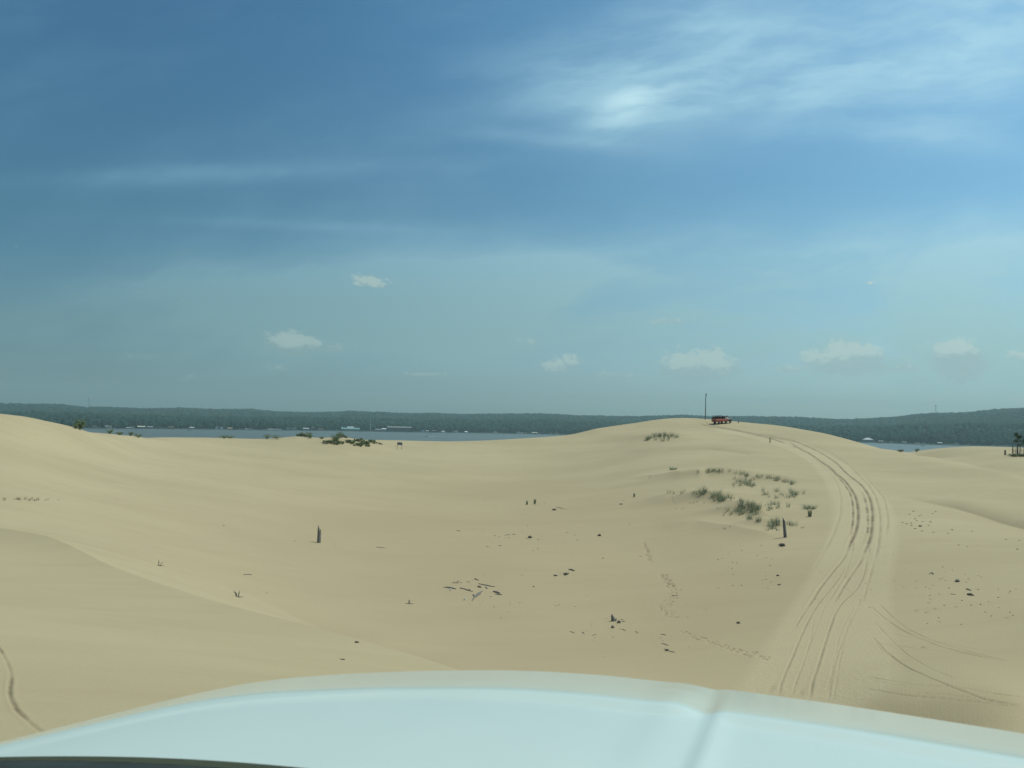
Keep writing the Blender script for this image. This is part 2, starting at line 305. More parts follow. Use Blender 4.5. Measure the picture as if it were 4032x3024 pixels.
# pale churned bed of the sand road
def bed(pts):
    H = [(hit(x, y), w) for x, y, w in pts]; Q = []
    for (a, wa), (b, wb) in zip(H, H[1:]):
        for t in np.linspace(0, 1, 10, endpoint=False): Q.append(((a.lerp(b, t)), wa+(wb-wa)*t))
    for p, w in Q:
        s = stamp(p, w*1.5); d = np.hypot(XX[s]-p.x, YY[s]-p.y)/w
        pale[s] = np.maximum(pale[s], np.clip((1.12-d)/.24, 0, 1))
bed([(3200,2710,3.3),(3260,2500,3.2),(3330,2300,3.1),(3385,2150,3.3),(3400,2050,3.5),(3390,1980,3.6),(3340,1900,3.6),(3270,1830,3.4),(3180,1780,3.2),(3080,1745,3),(2950,1712,2.8),(2830,1690,2.4)])
RUTS = [(z6([(0,80),(100,150),(200,195),(300,270),(400,330),(440,380),(520,440),(570,500),(610,560),(640,620),(655,700),(660,800),(650,880),(630,950),(590,1030),(560,1110),(530,1180),(420,1310),(300,1460),(240,1560),(180,1650)]), .26,.16,.95,.25),
 (z6([(0,110),(120,165),(260,240),(350,310),(440,390),(500,450),(545,510),(585,570),(605,650),(612,740),(610,830),(600,900),(590,970)]), .22,.12,.7,.6),
 (z6([(0,60),(150,120),(300,190),(400,250),(480,310),(530,370),(600,430),(660,470),(710,520),(750,580),(775,640),(790,720),(793,800),(785,900),(775,980),(755,1040),(710,1140),(680,1220),(600,1330),(520,1450),(440,1590)]), .26,.15,.95,.35),
 (z6([(480,330),(560,400),(630,450)]), .2,.1,.7,.5),
 (z6([(690,560),(720,620),(740,700),(750,800),(752,900),(740,980),(720,1040)]), .28,.09,.6,.7),
 (z6([(0,50),(200,100),(400,190),(520,270),(640,370),(680,420),(760,500),(820,600),(850,700),(865,800),(865,900),(850,1050),(820,1180),(780,1300),(740,1450),(700,1600)]), .2,.07,.3,.4),
 (z6([(610,360),(640,385),(680,425)]), .2,.1,.8,.2),
 (z6([(720,420),(830,530),(900,620),(930,750),(940,850),(920,960)]), .2,.06,.22,.3),
 (z6([(200,200),(330,330),(430,430),(480,520),(500,650),(490,790),(430,950),(340,1130),(240,1290)]), .25,.05,.12,.4),
 (z6([(770,1050),(760,1150),(720,1300),(700,1400)]), .16,.06,.4,.6),
 (z6([(625,1010),(600,1150),(570,1260),(540,1330),(470,1450),(400,1560)]), .15,.06,.35,.5),
 (z7([(840,250),(800,320),(750,390),(700,480)]), .13,.07,.7,.6),
 (z7([(1060,40),(1000,130),(930,220),(870,290),(820,370),(780,450),(735,550),(700,640),(655,740),(620,830),(610,900)]), .13,.08,.75,.3),
 (z7([(1150,0),(1100,80),(1030,190),(970,290)]), .12,.06,.45,.4),
 (z7([(1190,0),(1165,110),(1120,200),(1020,290),(975,360),(945,450),(915,540),(890,620),(860,720),(830,800),(815,910)]), .14,.09,.85,.3),
 (z7([(840,380),(815,530),(770,680),(720,800),(700,890)]), .1,.05,.35,.5),
 (z7([(1240,0),(1200,150),(1130,300),(1060,450),(1000,600),(960,750),(930,930)]), .11,.05,.3,.5),
 (z7([(1080,350),(1010,480),(980,620),(950,760),(915,900)]), .1,.04,.25,.5),
 (z7([(980,200),(900,330),(860,430),(800,600),(740,760),(690,900)]), .1,.04,.22,.5),
 (z7([(1100,300),(1040,500),(1000,700),(965,930)]), .1,.04,.22,.5),
 (z7([(575,820),(560,850),(545,885)]), .28,.08,.55,.8),(z7([(765,850),(752,880),(745,905)]), .28,.08,.55,.8),(z7([(612,860),(608,895)]), .25,.08,.6,.6),
 (z7([(1250,280),(1350,380),(1450,460),(1600,530),(1750,580),(1900,620),(2100,668)]), .09,.05,.42,.5),
 (z7([(1210,310),(1300,390),(1400,460),(1500,510),(1650,570),(1800,610),(1950,645),(2080,668)]), .1,.06,.5,.4),
 (z7([(1220,510),(1300,600),(1400,680),(1500,740),(1650,800),(1800,860),(1950,920),(2212,965)]), .1,.06,.5,.4),
 (z7([(1240,560),(1330,640),(1450,710),(1600,780),(1750,850),(1900,900),(2040,935)]), .08,.05,.35,.5),
 (z7([(1200,490),(1350,490),(1500,520),(1700,555),(1880,590),(2020,610)]), .08,.04,.35,.7),
 (z7([(1200,550),(1400,572),(1600,595),(1880,630)]), .09,.05,.4,.5),
 (z7([(1180,770),(1350,800),(1500,825),(1700,835),(1850,850),(2000,880),(2212,905)]), .09,.05,.38,.5),
 (z7([(1170,845),(1300,870),(1450,895),(1700,915),(1950,940),(2150,965)]), .09,.05,.42,.4),
 (z7([(1190,790),(1340,820),(1480,835)]), .1,.04,.3,.5),(z7([(1480,875),(1700,885),(1900,912)]), .08,.04,.3,.5),
 (z7([(1230,410),(1350,540),(1450,630),(1600,720),(1770,785)]), .08,.04,.32,.5),(z7([(1330,480),(1420,470),(1600,540),(1750,560)]), .07,.03,.25,.6),
 (z7([(1190,915),(1215,935),(1255,955)]), .16,.06,.5,.7),
 (z3([(1000,365),(1080,395),(1180,408),(1300,428),(1450,460),(1600,494),(1680,518),(1770,548)]), .55,.14,1,.2),
 (z3([(1050,355),(1080,380),(1150,398),(1250,412),(1400,440),(1520,464),(1640,492),(1770,524)]), .5,.12,.9,.3),
 (z3([(1560,462),(1700,492),(1850,530),(1900,550)]), .45,.1,.7,.4),(z3([(1095,372),(1140,390),(1190,400)]), .45,.1,.7,.3)]
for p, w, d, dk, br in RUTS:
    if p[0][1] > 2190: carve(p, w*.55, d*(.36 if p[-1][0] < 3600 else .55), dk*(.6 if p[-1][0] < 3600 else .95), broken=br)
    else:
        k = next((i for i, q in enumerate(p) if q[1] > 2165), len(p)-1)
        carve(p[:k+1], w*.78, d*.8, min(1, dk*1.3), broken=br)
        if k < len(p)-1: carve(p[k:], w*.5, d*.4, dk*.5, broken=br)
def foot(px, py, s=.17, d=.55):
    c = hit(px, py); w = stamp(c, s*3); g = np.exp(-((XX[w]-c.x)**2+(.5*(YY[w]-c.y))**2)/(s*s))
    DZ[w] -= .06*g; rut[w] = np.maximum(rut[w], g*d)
carve([(-40,2510),(0,2557),(28,2605),(44,2655),(40,2700),(38,2740),(62,2790),(112,2842),(195,2905)], .032, .025, .6, broken=.6)  # added groove: a windscreen reflection carved and coloured into the sand
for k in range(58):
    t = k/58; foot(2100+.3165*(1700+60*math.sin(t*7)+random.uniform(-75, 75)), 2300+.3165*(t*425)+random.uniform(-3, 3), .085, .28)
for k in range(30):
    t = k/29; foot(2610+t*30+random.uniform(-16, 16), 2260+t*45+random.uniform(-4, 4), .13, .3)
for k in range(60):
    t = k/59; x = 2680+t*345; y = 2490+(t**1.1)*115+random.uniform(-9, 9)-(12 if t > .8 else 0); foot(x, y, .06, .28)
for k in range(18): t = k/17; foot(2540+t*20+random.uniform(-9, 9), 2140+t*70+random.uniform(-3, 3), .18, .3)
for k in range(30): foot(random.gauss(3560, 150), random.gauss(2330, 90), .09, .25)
Z += DZ
nA, nL = Z.shape
V = np.stack([XX, YY, Z], -1).reshape(-1, 3)
V = np.vstack([V, [[0, 0, float(Z[:, 0].mean())]]])
ii, jj = np.meshgrid(np.arange(nA-1), np.arange(nL-1), indexing='ij'); a0 = (ii*nL+jj).ravel()
faces = np.stack([a0, a0+1, a0+nL+1, a0+nL], -1)[:, ::-1]
cc = len(V)-1; cap = np.array([[k*nL, (k+1)*nL, cc, cc] for k in range(0)]).reshape(0, 4)
# sand material
m = bpy.data.materials.new('dune_sand'); m.use_nodes = True; nt = m.node_tree; N = nt.nodes; L = nt.links; b = N['Principled BSDF']
b.inputs['Roughness'].default_value = .95; b.inputs['Specular IOR Level'].default_value = .15
tc = N.new('ShaderNodeTexCoord')
def noise(scale, detail=4, vec=None, rough=.5, sc=(1, 1, 1), rot=0):
    mp = N.new('ShaderNodeMapping'); mp.inputs['Scale'].default_value = sc; mp.inputs['Rotation'].default_value = (0, 0, rot)
    L.new(vec or tc.outputs['Object'], mp.inputs['Vector']); t = N.new('ShaderNodeTexNoise'); t.inputs['Scale'].default_value = scale; t.inputs['Detail'].default_value = detail; t.inputs['Roughness'].default_value = rough
    L.new(mp.outputs[0], t.inputs['Vector']); return t.outputs['Fac']
def rng_(s, a, b_, c, d):
    q = N.new('ShaderNodeMapRange'); q.interpolation_type = 'SMOOTHSTEP'; L.new(s, q.inputs[0]); q.inputs[1].default_value = a; q.inputs[2].default_value = b_; q.inputs[3].default_value = c; q.inputs[4].default_value = d; return q.outputs[0]
def mixc(f, A_, B_, mode='MIX'):
    q = N.new('ShaderNodeMix'); q.data_type = 'RGBA'; q.blend_type = mode
    if hasattr(f, 'links') or not isinstance(f, float): L.new(f, q.inputs[0])
    else: q.inputs[0].default_value = f
    for k, v in ((6, A_), (7, B_)):
        if isinstance(v, tuple): q.inputs[k].default_value = (*v, 1)
        else: L.new(v, q.inputs[k])
    return q.outputs[2]
def math_(op, a, b_=None):
    q = N.new('ShaderNodeMath'); q.operation = op
    for k, v in ((0, a), (1, b_)):
        if v is None: continue
        if isinstance(v, (int, float)): q.inputs[k].default_value = v
        else: L.new(v, q.inputs[k])
    return q.outputs[0]
col = mixc(rng_(noise(.035, 5, sc=(1, 2.2, 1), rot=.4), .3, .7, 0, 1), (.395, .320, .198), (.440, .360, .226))
col = mixc(rng_(noise(.16, 5, sc=(1, 3.5, 1), rot=.25), .45, .8, 0, .3), col, (.34, .27, .165))
col = mixc(rng_(noise(60, 3), .3, .7, 0, .22), col, (.26, .22, .14))
sz = N.new('ShaderNodeSeparateXYZ'); L.new(tc.outputs['Object'], sz.inputs[0])      # the hollow keeps damp: browner sand low down
dz_ = math_('ADD', sz.outputs[2], math_('MULTIPLY', math_('SUBTRACT', noise(.05, 4), .5), 5.0))
col = mixc(rng_(dz_, 12.6, 18.5, .50, 0), col, (.355, .27, .165))
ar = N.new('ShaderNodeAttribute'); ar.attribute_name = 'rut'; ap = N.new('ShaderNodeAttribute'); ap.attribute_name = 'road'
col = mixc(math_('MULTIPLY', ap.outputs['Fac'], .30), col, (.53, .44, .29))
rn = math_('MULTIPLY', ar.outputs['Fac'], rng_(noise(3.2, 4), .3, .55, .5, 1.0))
col = mixc(math_('MULTIPLY', rn, .92), col, (.115, .09, .062))  # rut colour: darker disturbed moist sand, with rut shade painted in
L.new(col, b.inputs['Base Color'])
wv = N.new('ShaderNodeTexWave'); wv.inputs['Scale'].default_value = 2.2; wv.inputs['Distortion'].default_value = 6; wv.inputs['Detail'].default_value = 2; wv.inputs['Detail Scale'].default_value = .6
mp = N.new('ShaderNodeMapping'); mp.inputs['Rotation'].default_value = (0, 0, .5); L.new(tc.outputs['Object'], mp.inputs['Vector']); L.new(mp.outputs[0], wv.inputs['Vector'])
hsum = math_('ADD', math_('MULTIPLY', wv.outputs['Fac'], .0022), math_('ADD', math_('MULTIPLY', noise(9, 5), .02), math_('MULTIPLY', math_('MULTIPLY', noise(5, 5), .06), ap.outputs['Fac'])))
bu = N.new('ShaderNodeBump'); bu.inputs['Strength'].default_value = .55; bu.inputs['Distance'].default_value = 1.0; L.new(hsum, bu.inputs['Height']); L.new(bu.outputs[0], b.inputs['Normal'])
sand = mesh_np('sand_dunes', V, faces, m); sand['kind'] = 'structure'
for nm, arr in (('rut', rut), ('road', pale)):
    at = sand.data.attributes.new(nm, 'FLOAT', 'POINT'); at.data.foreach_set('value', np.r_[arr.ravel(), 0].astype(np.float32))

# ------------------------------------------------------------------ lake, far shore, forest
SH = [(-900,1668),(0,1680),(350,1688),(700,1690),(1000,1694),(1300,1697),(1600,1702),(1900,1706),(2200,1712),(2700,1724),(3100,1734),(3400,1742),(3600,1750),(3800,1755),(4300,1767),(5200,1790)]
def yh(x): return 1676+(x-2016)*.0197
sa = np.array([ray(x, y)[0] for x, y in SH]); sr = np.array([CAMZ/-ray(x, y)[1] for x, y in SH])
def shore(a): return np.interp(a, sa, sr)
SKY = [(-900,1560),(0,1588),(150,1592),(250,1594),(340,1605),(400,1604),(500,1607),(560,1609),(730,1609),(860,1614),(980,1611),(1100,1622),(1200,1624),(1340,1622),(1380,1619),(1450,1622),(1550,1628),(1700,1628),(1800,1632),(1950,1630),(2050,1629),(2200,1632),(2300,1638),(2400,1640),(2500,1642),(2600,1638),(2680,1634),(2770,1640),(2900,1640),(3000,1641),(3080,1642),(3200,1648),(3340,1653),(3450,1648),(3520,1643),(3600,1635),(3700,1627),(3800,1625),(3900,1617),(3980,1611),(4032,1609),(4600,1590)]
L2T = [(-900,1612),(0,1619),(300,1625),(600,1632),(1000,1641),(1400,1645),(1800,1650),(2200,1652),(2600,1662),(3100,1672),(3400,1674),(3700,1668),(4032,1660),(4600,1650)]
ka = np.array([ray(x, y)[0] for x, y in SKY]); ks = np.array([ray(x, y)[1] for x, y in SKY])
ma = np.array([ray(x, y)[0] for x, y in L2T]); ms = np.array([ray(x, y)[1] for x, y in L2T])
R3 = 4600.
def hill(a, r):
    rs = shore(a); R2 = rs+620; z2 = CAMZ+np.interp(a, ma, ms)*R2-20; z3 = CAMZ+np.interp(a, ka, ks)*R3-17
    t = np.clip((r-rs)/(R2-rs), -.2, 1); za = np.where(t < 0, t*40, 1.2+(z2-1.2)*(np.clip((t-.06)/.94, 0, 1)**1.3))
    u = np.clip((r-R2)/(R3-R2), 0, 1); zb = z2+(z3-z2)*(u*u*(3-2*u))-9*np.sin(math.pi*u)**2
    w = np.clip((r-R3)/4000, 0, 1); zc = z3*(1-w*w*.8)
    nz = 3.2*np.sin(a*41+r*.004)*np.sin(r*.0061+a*17)+2*np.sin(a*97-r*.009)
    return np.where(r < R2, za, np.where(r < R3, zb, zc))+nz*np.clip((r-rs-200)/500, 0, 1)*np.clip((R3-r)/400+.2, 0, 1)
ha = np.radians(np.arange(-60, 60.01, .25)); hr = np.concatenate([np.linspace(-130, 700, 60), np.linspace(740, 6000, 90)])
HA, HQ = np.meshgrid(ha, hr, indexing='ij'); HR = HQ+shore(HA); HZ = hill(HA, HR)
V = np.stack([np.sin(HA)*HR, np.cos(HA)*HR, HZ], -1).reshape(-1, 3); nL2 = len(hr)
ii, jj = np.meshgrid(np.arange(len(ha)-1), np.arange(nL2-1), indexing='ij'); a0 = (ii*nL2+jj).ravel()
hl = mesh_np('hills', V, np.stack([a0, a0+nL2, a0+nL2+1, a0+1], -1), M_hill); hl['kind'] = 'structure'
# low plain all the way to the horizon under everything
bm = bmesh.new(); bmesh.ops.create_circle(bm, cap_ends=True, radius=14000, segments=64, matrix=Matrix.Translation((0, 0, -14)))
g = obj('ground', bm, M_hill); g['kind'] = 'structure'
mw = bpy.data.materials.new('lake_water'); mw.use_nodes = True; nt = mw.node_tree; N = nt.nodes; L = nt.links; b = N['Principled BSDF']; tc = N.new('ShaderNodeTexCoord')
b.inputs['Base Color'].default_value = (.030, .060, .062, 1); b.inputs['Roughness'].default_value = .32; b.inputs['IOR'].default_value = 1.33
hs = math_('ADD', noise(.35, 5, sc=(1, 1.6, 1)), math_('MULTIPLY', noise(.03, 3), 2.0))
bu = N.new('ShaderNodeBump'); bu.inputs['Strength'].default_value = .7; bu.inputs['Distance'].default_value = 1.2; L.new(hs, bu.inputs['Height']); L.new(bu.outputs[0], b.inputs['Normal'])
L.new(mixc(rng_(noise(.004, 4, sc=(1, 5, 1), rot=.3), .4, .65, 0, 1), (.088, .094, .080), (.12, .128, .110)), b.inputs['Base Color'])
bm = bmesh.new(); bmesh.ops.create_circle(bm, cap_ends=True, radius=9000, segments=96)
lk = obj('lake', bm, mw); lk['kind'] = 'structure'

def ico(sub):
    bm = bmesh.new(); bmesh.ops.create_icosphere(bm, subdivisions=sub, radius=1); V = np.array([v.co[:] for v in bm.verts]); Fc = np.array([[v.index for v in f.verts] for f in bm.faces]); bm.free(); return V, Fc
def blobs(name, cx, cy, cz, rx, rz, jit, label, sub=2, cone=None, kind='stuff'):
    bv, bf = ico(sub); n = len(cx); nv = len(bv)
    j = 1+rng.normal(0, jit, (n, nv, 1)); v = bv[None]*j
    sc = np.stack([rx, rx, rz], -1)[:, None]
    if cone is not None: k = np.where(cone[:, None], 1-.48*(bv[None, :, 2]+1), 1-.12*(bv[None, :, 2])); v = v*np.stack([k, k, np.ones_like(k)], -1)
    v = v*sc+np.stack([cx, cy, cz], -1)[:, None]
    f = (bf[None]+(np.arange(n)*nv)[:, None, None]).reshape(-1, 3)
    o = mesh_np(name, v.reshape(-1, 3), f, M_forest, smooth=True); tag(o, label, None, None, kind); return o
def scatter(n, lo, hi, amax=43):
    a = np.radians(rng.uniform(-amax, amax, n)); q = rng.uniform(0, 1, n); rs = shore(a); r = lo(rs)+(hi(rs)-lo(rs))*q
    return a, r
a, r = scatter(5200, lambda s: s+26, lambda s: s+330); 
hgtz = rng.uniform(9.5, 22, len(a))*np.where(rng.random(len(a)) < .12, 1.2, 1); z0 = hill(a, r)
con = rng.random(len(a)) < .3; rx = np.where(con, hgtz*.24, hgtz*.33)
X = np.sin(a)*r; Y = np.cos(a)*r
# each shore tree is an upper crown and two lower lobes
XA = np.r_[X, X+rng.normal(0, 2.4, len(a)), X+rng.normal(0, 2.4, len(a))]; YA = np.r_[Y, Y+rng.normal(0, 2.4, len(a)), Y+rng.normal(0, 2.4, len(a))]
ZA = np.r_[z0+hgtz*.62, z0+hgtz*.38, z0+hgtz*.45]; RXA = np.r_[rx*.85, rx*.8, rx*.75]; RZA = np.r_[hgtz*.4, hgtz*.33, hgtz*.32]
blobs('shore_forest', XA, YA, ZA, RXA, RZA, .16, 'dark green wood lining the far shore of the lake', 1, np.r_[con, con & False, con & False])
a, r = scatter(9000, lambda s: s+300, lambda s: s+1100); h = rng.uniform(14, 21, len(a)); z0 = hill(a, r)
blobs('lowland_forest', np.sin(a)*r, np.cos(a)*r, z0+h*.55, h*.42, h*.45, .15, 'wooded rise just inland of the lakeside houses', 1, rng.random(len(a)) < .2)
a = np.radians(rng.uniform(-43, 43, 19000)); r = np.where(rng.random(19000) < .3, rng.uniform(R3-260, R3+60, 19000), rng.uniform(3000, R3, 19000)); h = rng.uniform(14, 22, len(a)); z0 = hill(a, r)
blobs('hill_forest', np.sin(a)*r, np.cos(a)*r, z0+h*.5, h*.6, h*.5, .14, 'hazy blue green wood covering the distant hills', 1)

# ------------------------------------------------------------------ lakeside houses, towers, boats
def atshore(px, off=12, z=None):
    a, s = ray(px, 1690); r = float(shore(np.array(a)))+off; zz = float(hill(np.array(a), np.array(r))) if z is None else z
    return Vector((r*math.sin(a), r*math.cos(a), zz)), a, r
cols = {'white': (.50, .50, .49), 'grey': (.22, .22, .22), 'tan': (.38, .30, .20), 'brown': (.13, .09, .065), 'blue': (.13, .22, .30), 'red': (.30, .08, .06), 'dark': (.06, .065, .07), 'green': (.07, .13, .10), 'cream': (.55, .50, .38), 'teal': (.14, .30, .30), 'silver': (.7, .72, .73)}
MC = {k: newmat('siding_'+k, v, .7, var=.08, scale=.5) for k, v in cols.items()}
def house(px, w, d, h, wall, roof, label, off=14, pitch=.45, hip=False, storeys=1, gable_front=False, name='lake_house'):
    p, a, r = atshore(px, off); t = thing(name, label, 'house' if name == 'lake_house' else name.replace('_', ' '), p, -a)
    bm = bmesh.new(); box(bm, (0, 0, h/2-1), (w, d, h+2)); obj('wall', bm, MC[wall], t)
    bm = bmesh.new(); rh = (w if gable_front else d)*.5*pitch; e = .7
    if hip:
        vs = [bm.verts.new(q) for q in [(-w/2-e, -d/2-e, h), (w/2+e, -d/2-e, h), (w/2+e, d/2+e, h), (-w/2-e, d/2+e, h), (-w*.12, 0, h+rh), (w*.12, 0, h+rh)]]
        for f in [(0, 1, 5, 4), (1, 2, 5), (2, 3, 4, 5), (3, 0, 4), (3, 2, 1, 0)]: bm.faces.new([vs[i] for i in f])
    elif gable_front:
        prism(bm, [(-w/2-e, h), (0, h+rh), (w/2+e, h)], -d/2-e, d/2+e); bmesh.ops.rotate(bm, verts=bm.verts[:], matrix=Matrix.Rotation(math.pi/2, 3, 'Z'))
    else: prism(bm, [(-d/2-e, h), (0, h+rh), (d/2+e, h)], -w/2-e, w/2+e)
    obj('roof', bm, MC[roof], t)
    nw = max(2, int(w/4))
    for s in range(storeys):
        for k in range(nw):
            bm = bmesh.new(); box(bm, ((k+.5)/nw*w-w/2, -d/2-.02, (s+.55)*h/storeys), (w/nw*.5, .12, h/storeys*.42)); obj('window', bm, M_glass, t)
    return t
HS = [(372,9,8,4.5,'grey','dark','small grey cottage at the far left end of the visible shore',0),
 (425,12,9,4.5,'tan','grey','tan cottage second from the left on the far shore',0),(432,8,8,5.5,'white','dark','narrow white gabled cottage just right of the tan one at the left shore',1),
 (520,8,7,4,'cream','dark','cream cottage left of the wide pale roofed house on the left shore',0),(556,17,9,4.5,'grey','cream','wide grey house with pale roof on the left shore',0),(590,13,9,4,'grey','grey','grey house with grey roof beside the wide pale roofed one',0),
 (622,7,7,4,'brown','brown','small brown cottage standing between grey houses on the left shore',1),(672,15,9,3.6,'brown','brown','long brown lake house in the trees on the left shore',0),(755,11,8,3.4,'grey','white','low boathouse with a white roof on the left shore',0),
 (853,7,7,6.5,'white','white','tall bright white gabled house, sunlit roof, on the left shore',1),(872,9,8,4.5,'white','silver','bright white house beside the tall gabled white one',1),(905,12,8,3.2,'tan','tan','low tan house right of the bright white pair',0),
 (985,9,7,3.2,'white','dark','small white cottage alone between the bright pair and the marina canopies',0),(1135,10,8,4.5,'grey','dark','grey lake house left of the white trimmed one before the lodge',0),(1157,13,9,4.6,'tan','dark','tan lake house with white trim behind the grass mound',0),
 (1205,16,9,5,'grey','white','grey house with a white porch roof behind the shrub mound',0),(1232,14,10,8,'brown','tan','tall brown house with tan gable in the trees',1),(1262,15,8,4,'tan','brown','long low tan house right of the tall gabled brown one',0),
 (1490,20,9,5.5,'grey','grey','grey building between the flag mast and the long lodge',0),(1512,13,9,7.5,'grey','silver','building with a gleaming metal roof against the left end of the long lodge',0),
 (1665,12,8,6,'white','grey','white gabled house just right of the long lodge',1),(1683,9,7,3.6,'grey','white','grey cottage with white roof right of the lodge',0),(1710,15,9,4.6,'brown','brown','brown house well right of the long lodge',0),(1745,9,7,3.4,'white','white','small white cottage right of the brown house',0),
 (1792,13,8,6,'tan','brown','tan house with brown gable at the middle of the shore',1),(1835,9,7,3,'white','silver','low white boathouse at the middle of the shore',0),(1950,9,7,3,'grey','tan','low cottage with tan roof on the shore before the big dune',0),
 (2042,15,8,5,'grey','grey','grey house with steep roof near the big dune',1),(2105,18,8,3.6,'tan','cream','long cream roofed house near where the dune hides the shore',0),(2190,8,7,3.4,'cream','brown','cream cottage last before the dune hides the shore',0),
 (3468,12,8,3.6,'tan','grey','tan house right of the white roofed pavilion',0),(3560,10,7,3.2,'grey','grey','low grey house in the trees of the right shore',0),(3700,9,7,4,'grey','white','small house with white roof on the right shore by the moored boat',0),(3885,17,10,7,'green','green','muted green gabled house high in the trees at the right',1)]
for k, (px, w, d, h, wa, ro, lb, gf) in enumerate(HS):
    house(px, w, d, h, wa, ro, lb, off=10 if 'high' not in lb else 60, gable_front=bool(gf), storeys=2 if h > 5 else 1)
house(3417, 27, 20, 6.5, 'grey', 'white', 'broad lakeside pavilion with a white hipped roof on the right shore', off=12, hip=True, pitch=.55, name='pavilion')
# long brown lodge
t = house(1572, 74, 16, 13, 'brown', 'grey', 'long three storey brown lodge with a grey roof on the far shore', off=24, pitch=.4, storeys=3, name='lodge')
# marina hall: teal roof with two white roof lights
p, a, r = atshore(1380, 20); t = thing('marina_hall', 'low marina hall with wide teal roof and white upper roof beside the lake', 'hall', p, -a)
bm = bmesh.new(); box(bm, (0, 0, 2.4), (48, 16, 6.8)); obj('wall', bm, MC['tan'], t)
bm = bmesh.new(); prism(bm, [(-10, 5.8), (-3, 9.4), (3, 9.4), (10, 5.8)], -28, 28); obj('roof', bm, MC['teal'], t)
bm = bmesh.new(); prism(bm, [(-4, 9.5), (-3.2, 12.2), (3.2, 13), (4, 9.5)], -10, 11); obj('upper_roof', bm, MC['silver'], t)
bm = bmesh.new(); box(bm, (-25.5, 0, 11), (4.5, 6, 2.6)); obj('roof_vent', bm, MC['silver'], t)
for k in range(10): bm = bmesh.new(); box(bm, (-20+k*4.4, -8.03, 2.6), (2.4, .12, 2.6)); obj('window', bm, M_glass, t)
# mast
p, a, r = atshore(1458, 18); t = thing('lattice_mast', 'tall pale mast standing on the shore between the marina hall and lodge', 'mast', p, -a)
bm = bmesh.new(); tube(bm, [(0, 0, -2), (0, 0, 22), (0, 0, 44)], [.9, .65, .22], 6); obj('pole', bm, MC['cream'], t)
bm = bmesh.new(); box(bm, (0, 0, 2), (7, 6, 7)); obj('base_hut', bm, MC['grey'], t)
def radio_tower(px, ytop, r, h, label, drum):
    a, s = ray(px, ytop); z = CAMZ+s*r; t = thing('water_tower' if drum else 'radio_tower', label, 'tower', (r*math.sin(a), r*math.cos(a), z-h), -a)
    bm = bmesh.new(); w = 3.4
    for k in range(4):
        sx, sy = [(-1, -1), (1, -1), (1, 1), (-1, 1)][k]; tube(bm, [(sx*w, sy*w, 0), (sx*w*.45, sy*w*.45, h*.9)], .5, 5)
    n = 9
    for i in range(n):
        for k in range(4):
            c = [(-1, -1), (1, -1), (1, 1), (-1, 1)]; A_, B_ = c[k], c[(k+1) % 4]; f0 = w*(1-.55*i/n); f1 = w*(1-.55*(i+1)/n)
            tube(bm, [(A_[0]*f0, A_[1]*f0, h*.9*i/n), (B_[0]*f1, B_[1]*f1, h*.9*(i+1)/n)], .22, 4)
    obj('lattice', bm, MC['grey'], t)
    bm = bmesh.new(); tube(bm, [(0, 0, h*.78), (0, 0, h*.80), (0, 0, h*.86), (0, 0, h*.89)] if drum else [(0, 0, h*.90), (0, 0, h*.91), (0, 0, h*.95), (0, 0, h*.96)], [2, 5, 5, 2] if drum else [1.5, 5, 5, 1.5], 12); obj('tank' if drum else 'antenna_platform', bm, MC['white' if drum else 'grey'], t)
    bm = bmesh.new(); tube(bm, [(0, 0, h*.88), (0, 0, h)], .8 if drum else .4, 5); obj('antenna', bm, MC['grey'], t)
radio_tower(352, 1560, R3-150, 74, 'lattice tower with pale drum near its top rising from the left hills', True)
radio_tower(3684, 1594, R3-150, 56, 'thin lattice tower with round platform rising from the right hills', False)
# boats
def boat(loc, rz, L_, label, hullm='white', wake=0, canopy=False, name='motor_boat'):
    t = thing(name, label, 'boat', loc, rz); bm = bmesh.new(); w = L_*.34
    secs = [(-.5, .8, .9), (-.2, 1, 1), (.15, .95, 1.05), (.38, .55, 1.25), (.5, .03, 1.4)]; ring = []
    for x, ww, hh in secs: ring.append([bm.verts.new(q) for q in [(x*L_, -ww*w/2, hh), (x*L_, -ww*w*.36, .05), (x*L_, 0, -.25), (x*L_, ww*w*.36, .05), (x*L_, ww*w/2, hh)]])
    for A_, B_ in zip(ring, ring[1:]):
        for k in range(4): bm.faces.new((A_[k], A_[k+1], B_[k+1], B_[k]))
        bm.faces.new((A_[0], B_[0], B_[4], A_[4]))
    bm.faces.new(ring[0]); obj('hull', bm, MC[hullm], t)
    bm = bmesh.new(); prism(bm, [(-w*.3, 1), (-w*.25, 1.8), (w*.25, 1.8), (w*.3, 1)], L_*.02, L_*.12); obj('windscreen', bm, M_glass, t)
    if canopy:
        bm = bmesh.new(); box(bm, (-L_*.1, 0, 3), (L_*.6, w*1.05, .18), bevel=.05); obj('canopy', bm, MC['white'], t)
        for sx in (-.35, .15):
            for sy in (-1, 1): bm = bmesh.new(); tube(bm, [(sx*L_, sy*w*.45, .9), (sx*L_, sy*w*.45, 3)], .08, 5); obj('canopy_post', bm, M_grey, t)
    return t
def onlake(px, py): a, s = ray(px, py); r = -CAMZ/s; return Vector((r*math.sin(a), r*math.cos(a), 0))
def wake(p, rz, L_, w, label):
    bm = bmesh.new(); q = []
    n = 16
    for i in range(n+1):
        x = -i/n*L_; ww = w*(.3+.7*i/n); zz = .5*(1-i/n)+.05
        q.append([bm.verts.new((x, y*ww, zz*h_+.03+random.uniform(0, .12))) for y, h_ in ((-1, .05), (-.6, 1), (0, .5), (.6, 1), (1, .05))])
    for A_, B_ in zip(q, q[1:]):
        for k in range(4): bm.faces.new((A_[k], A_[k+1], B_[k+1], B_[k]))
    o = obj('wake', bm, MC['white'], None, True); o.location = p; o.rotation_euler = (0, 0, rz); tag(o, label, None, None, 'stuff')
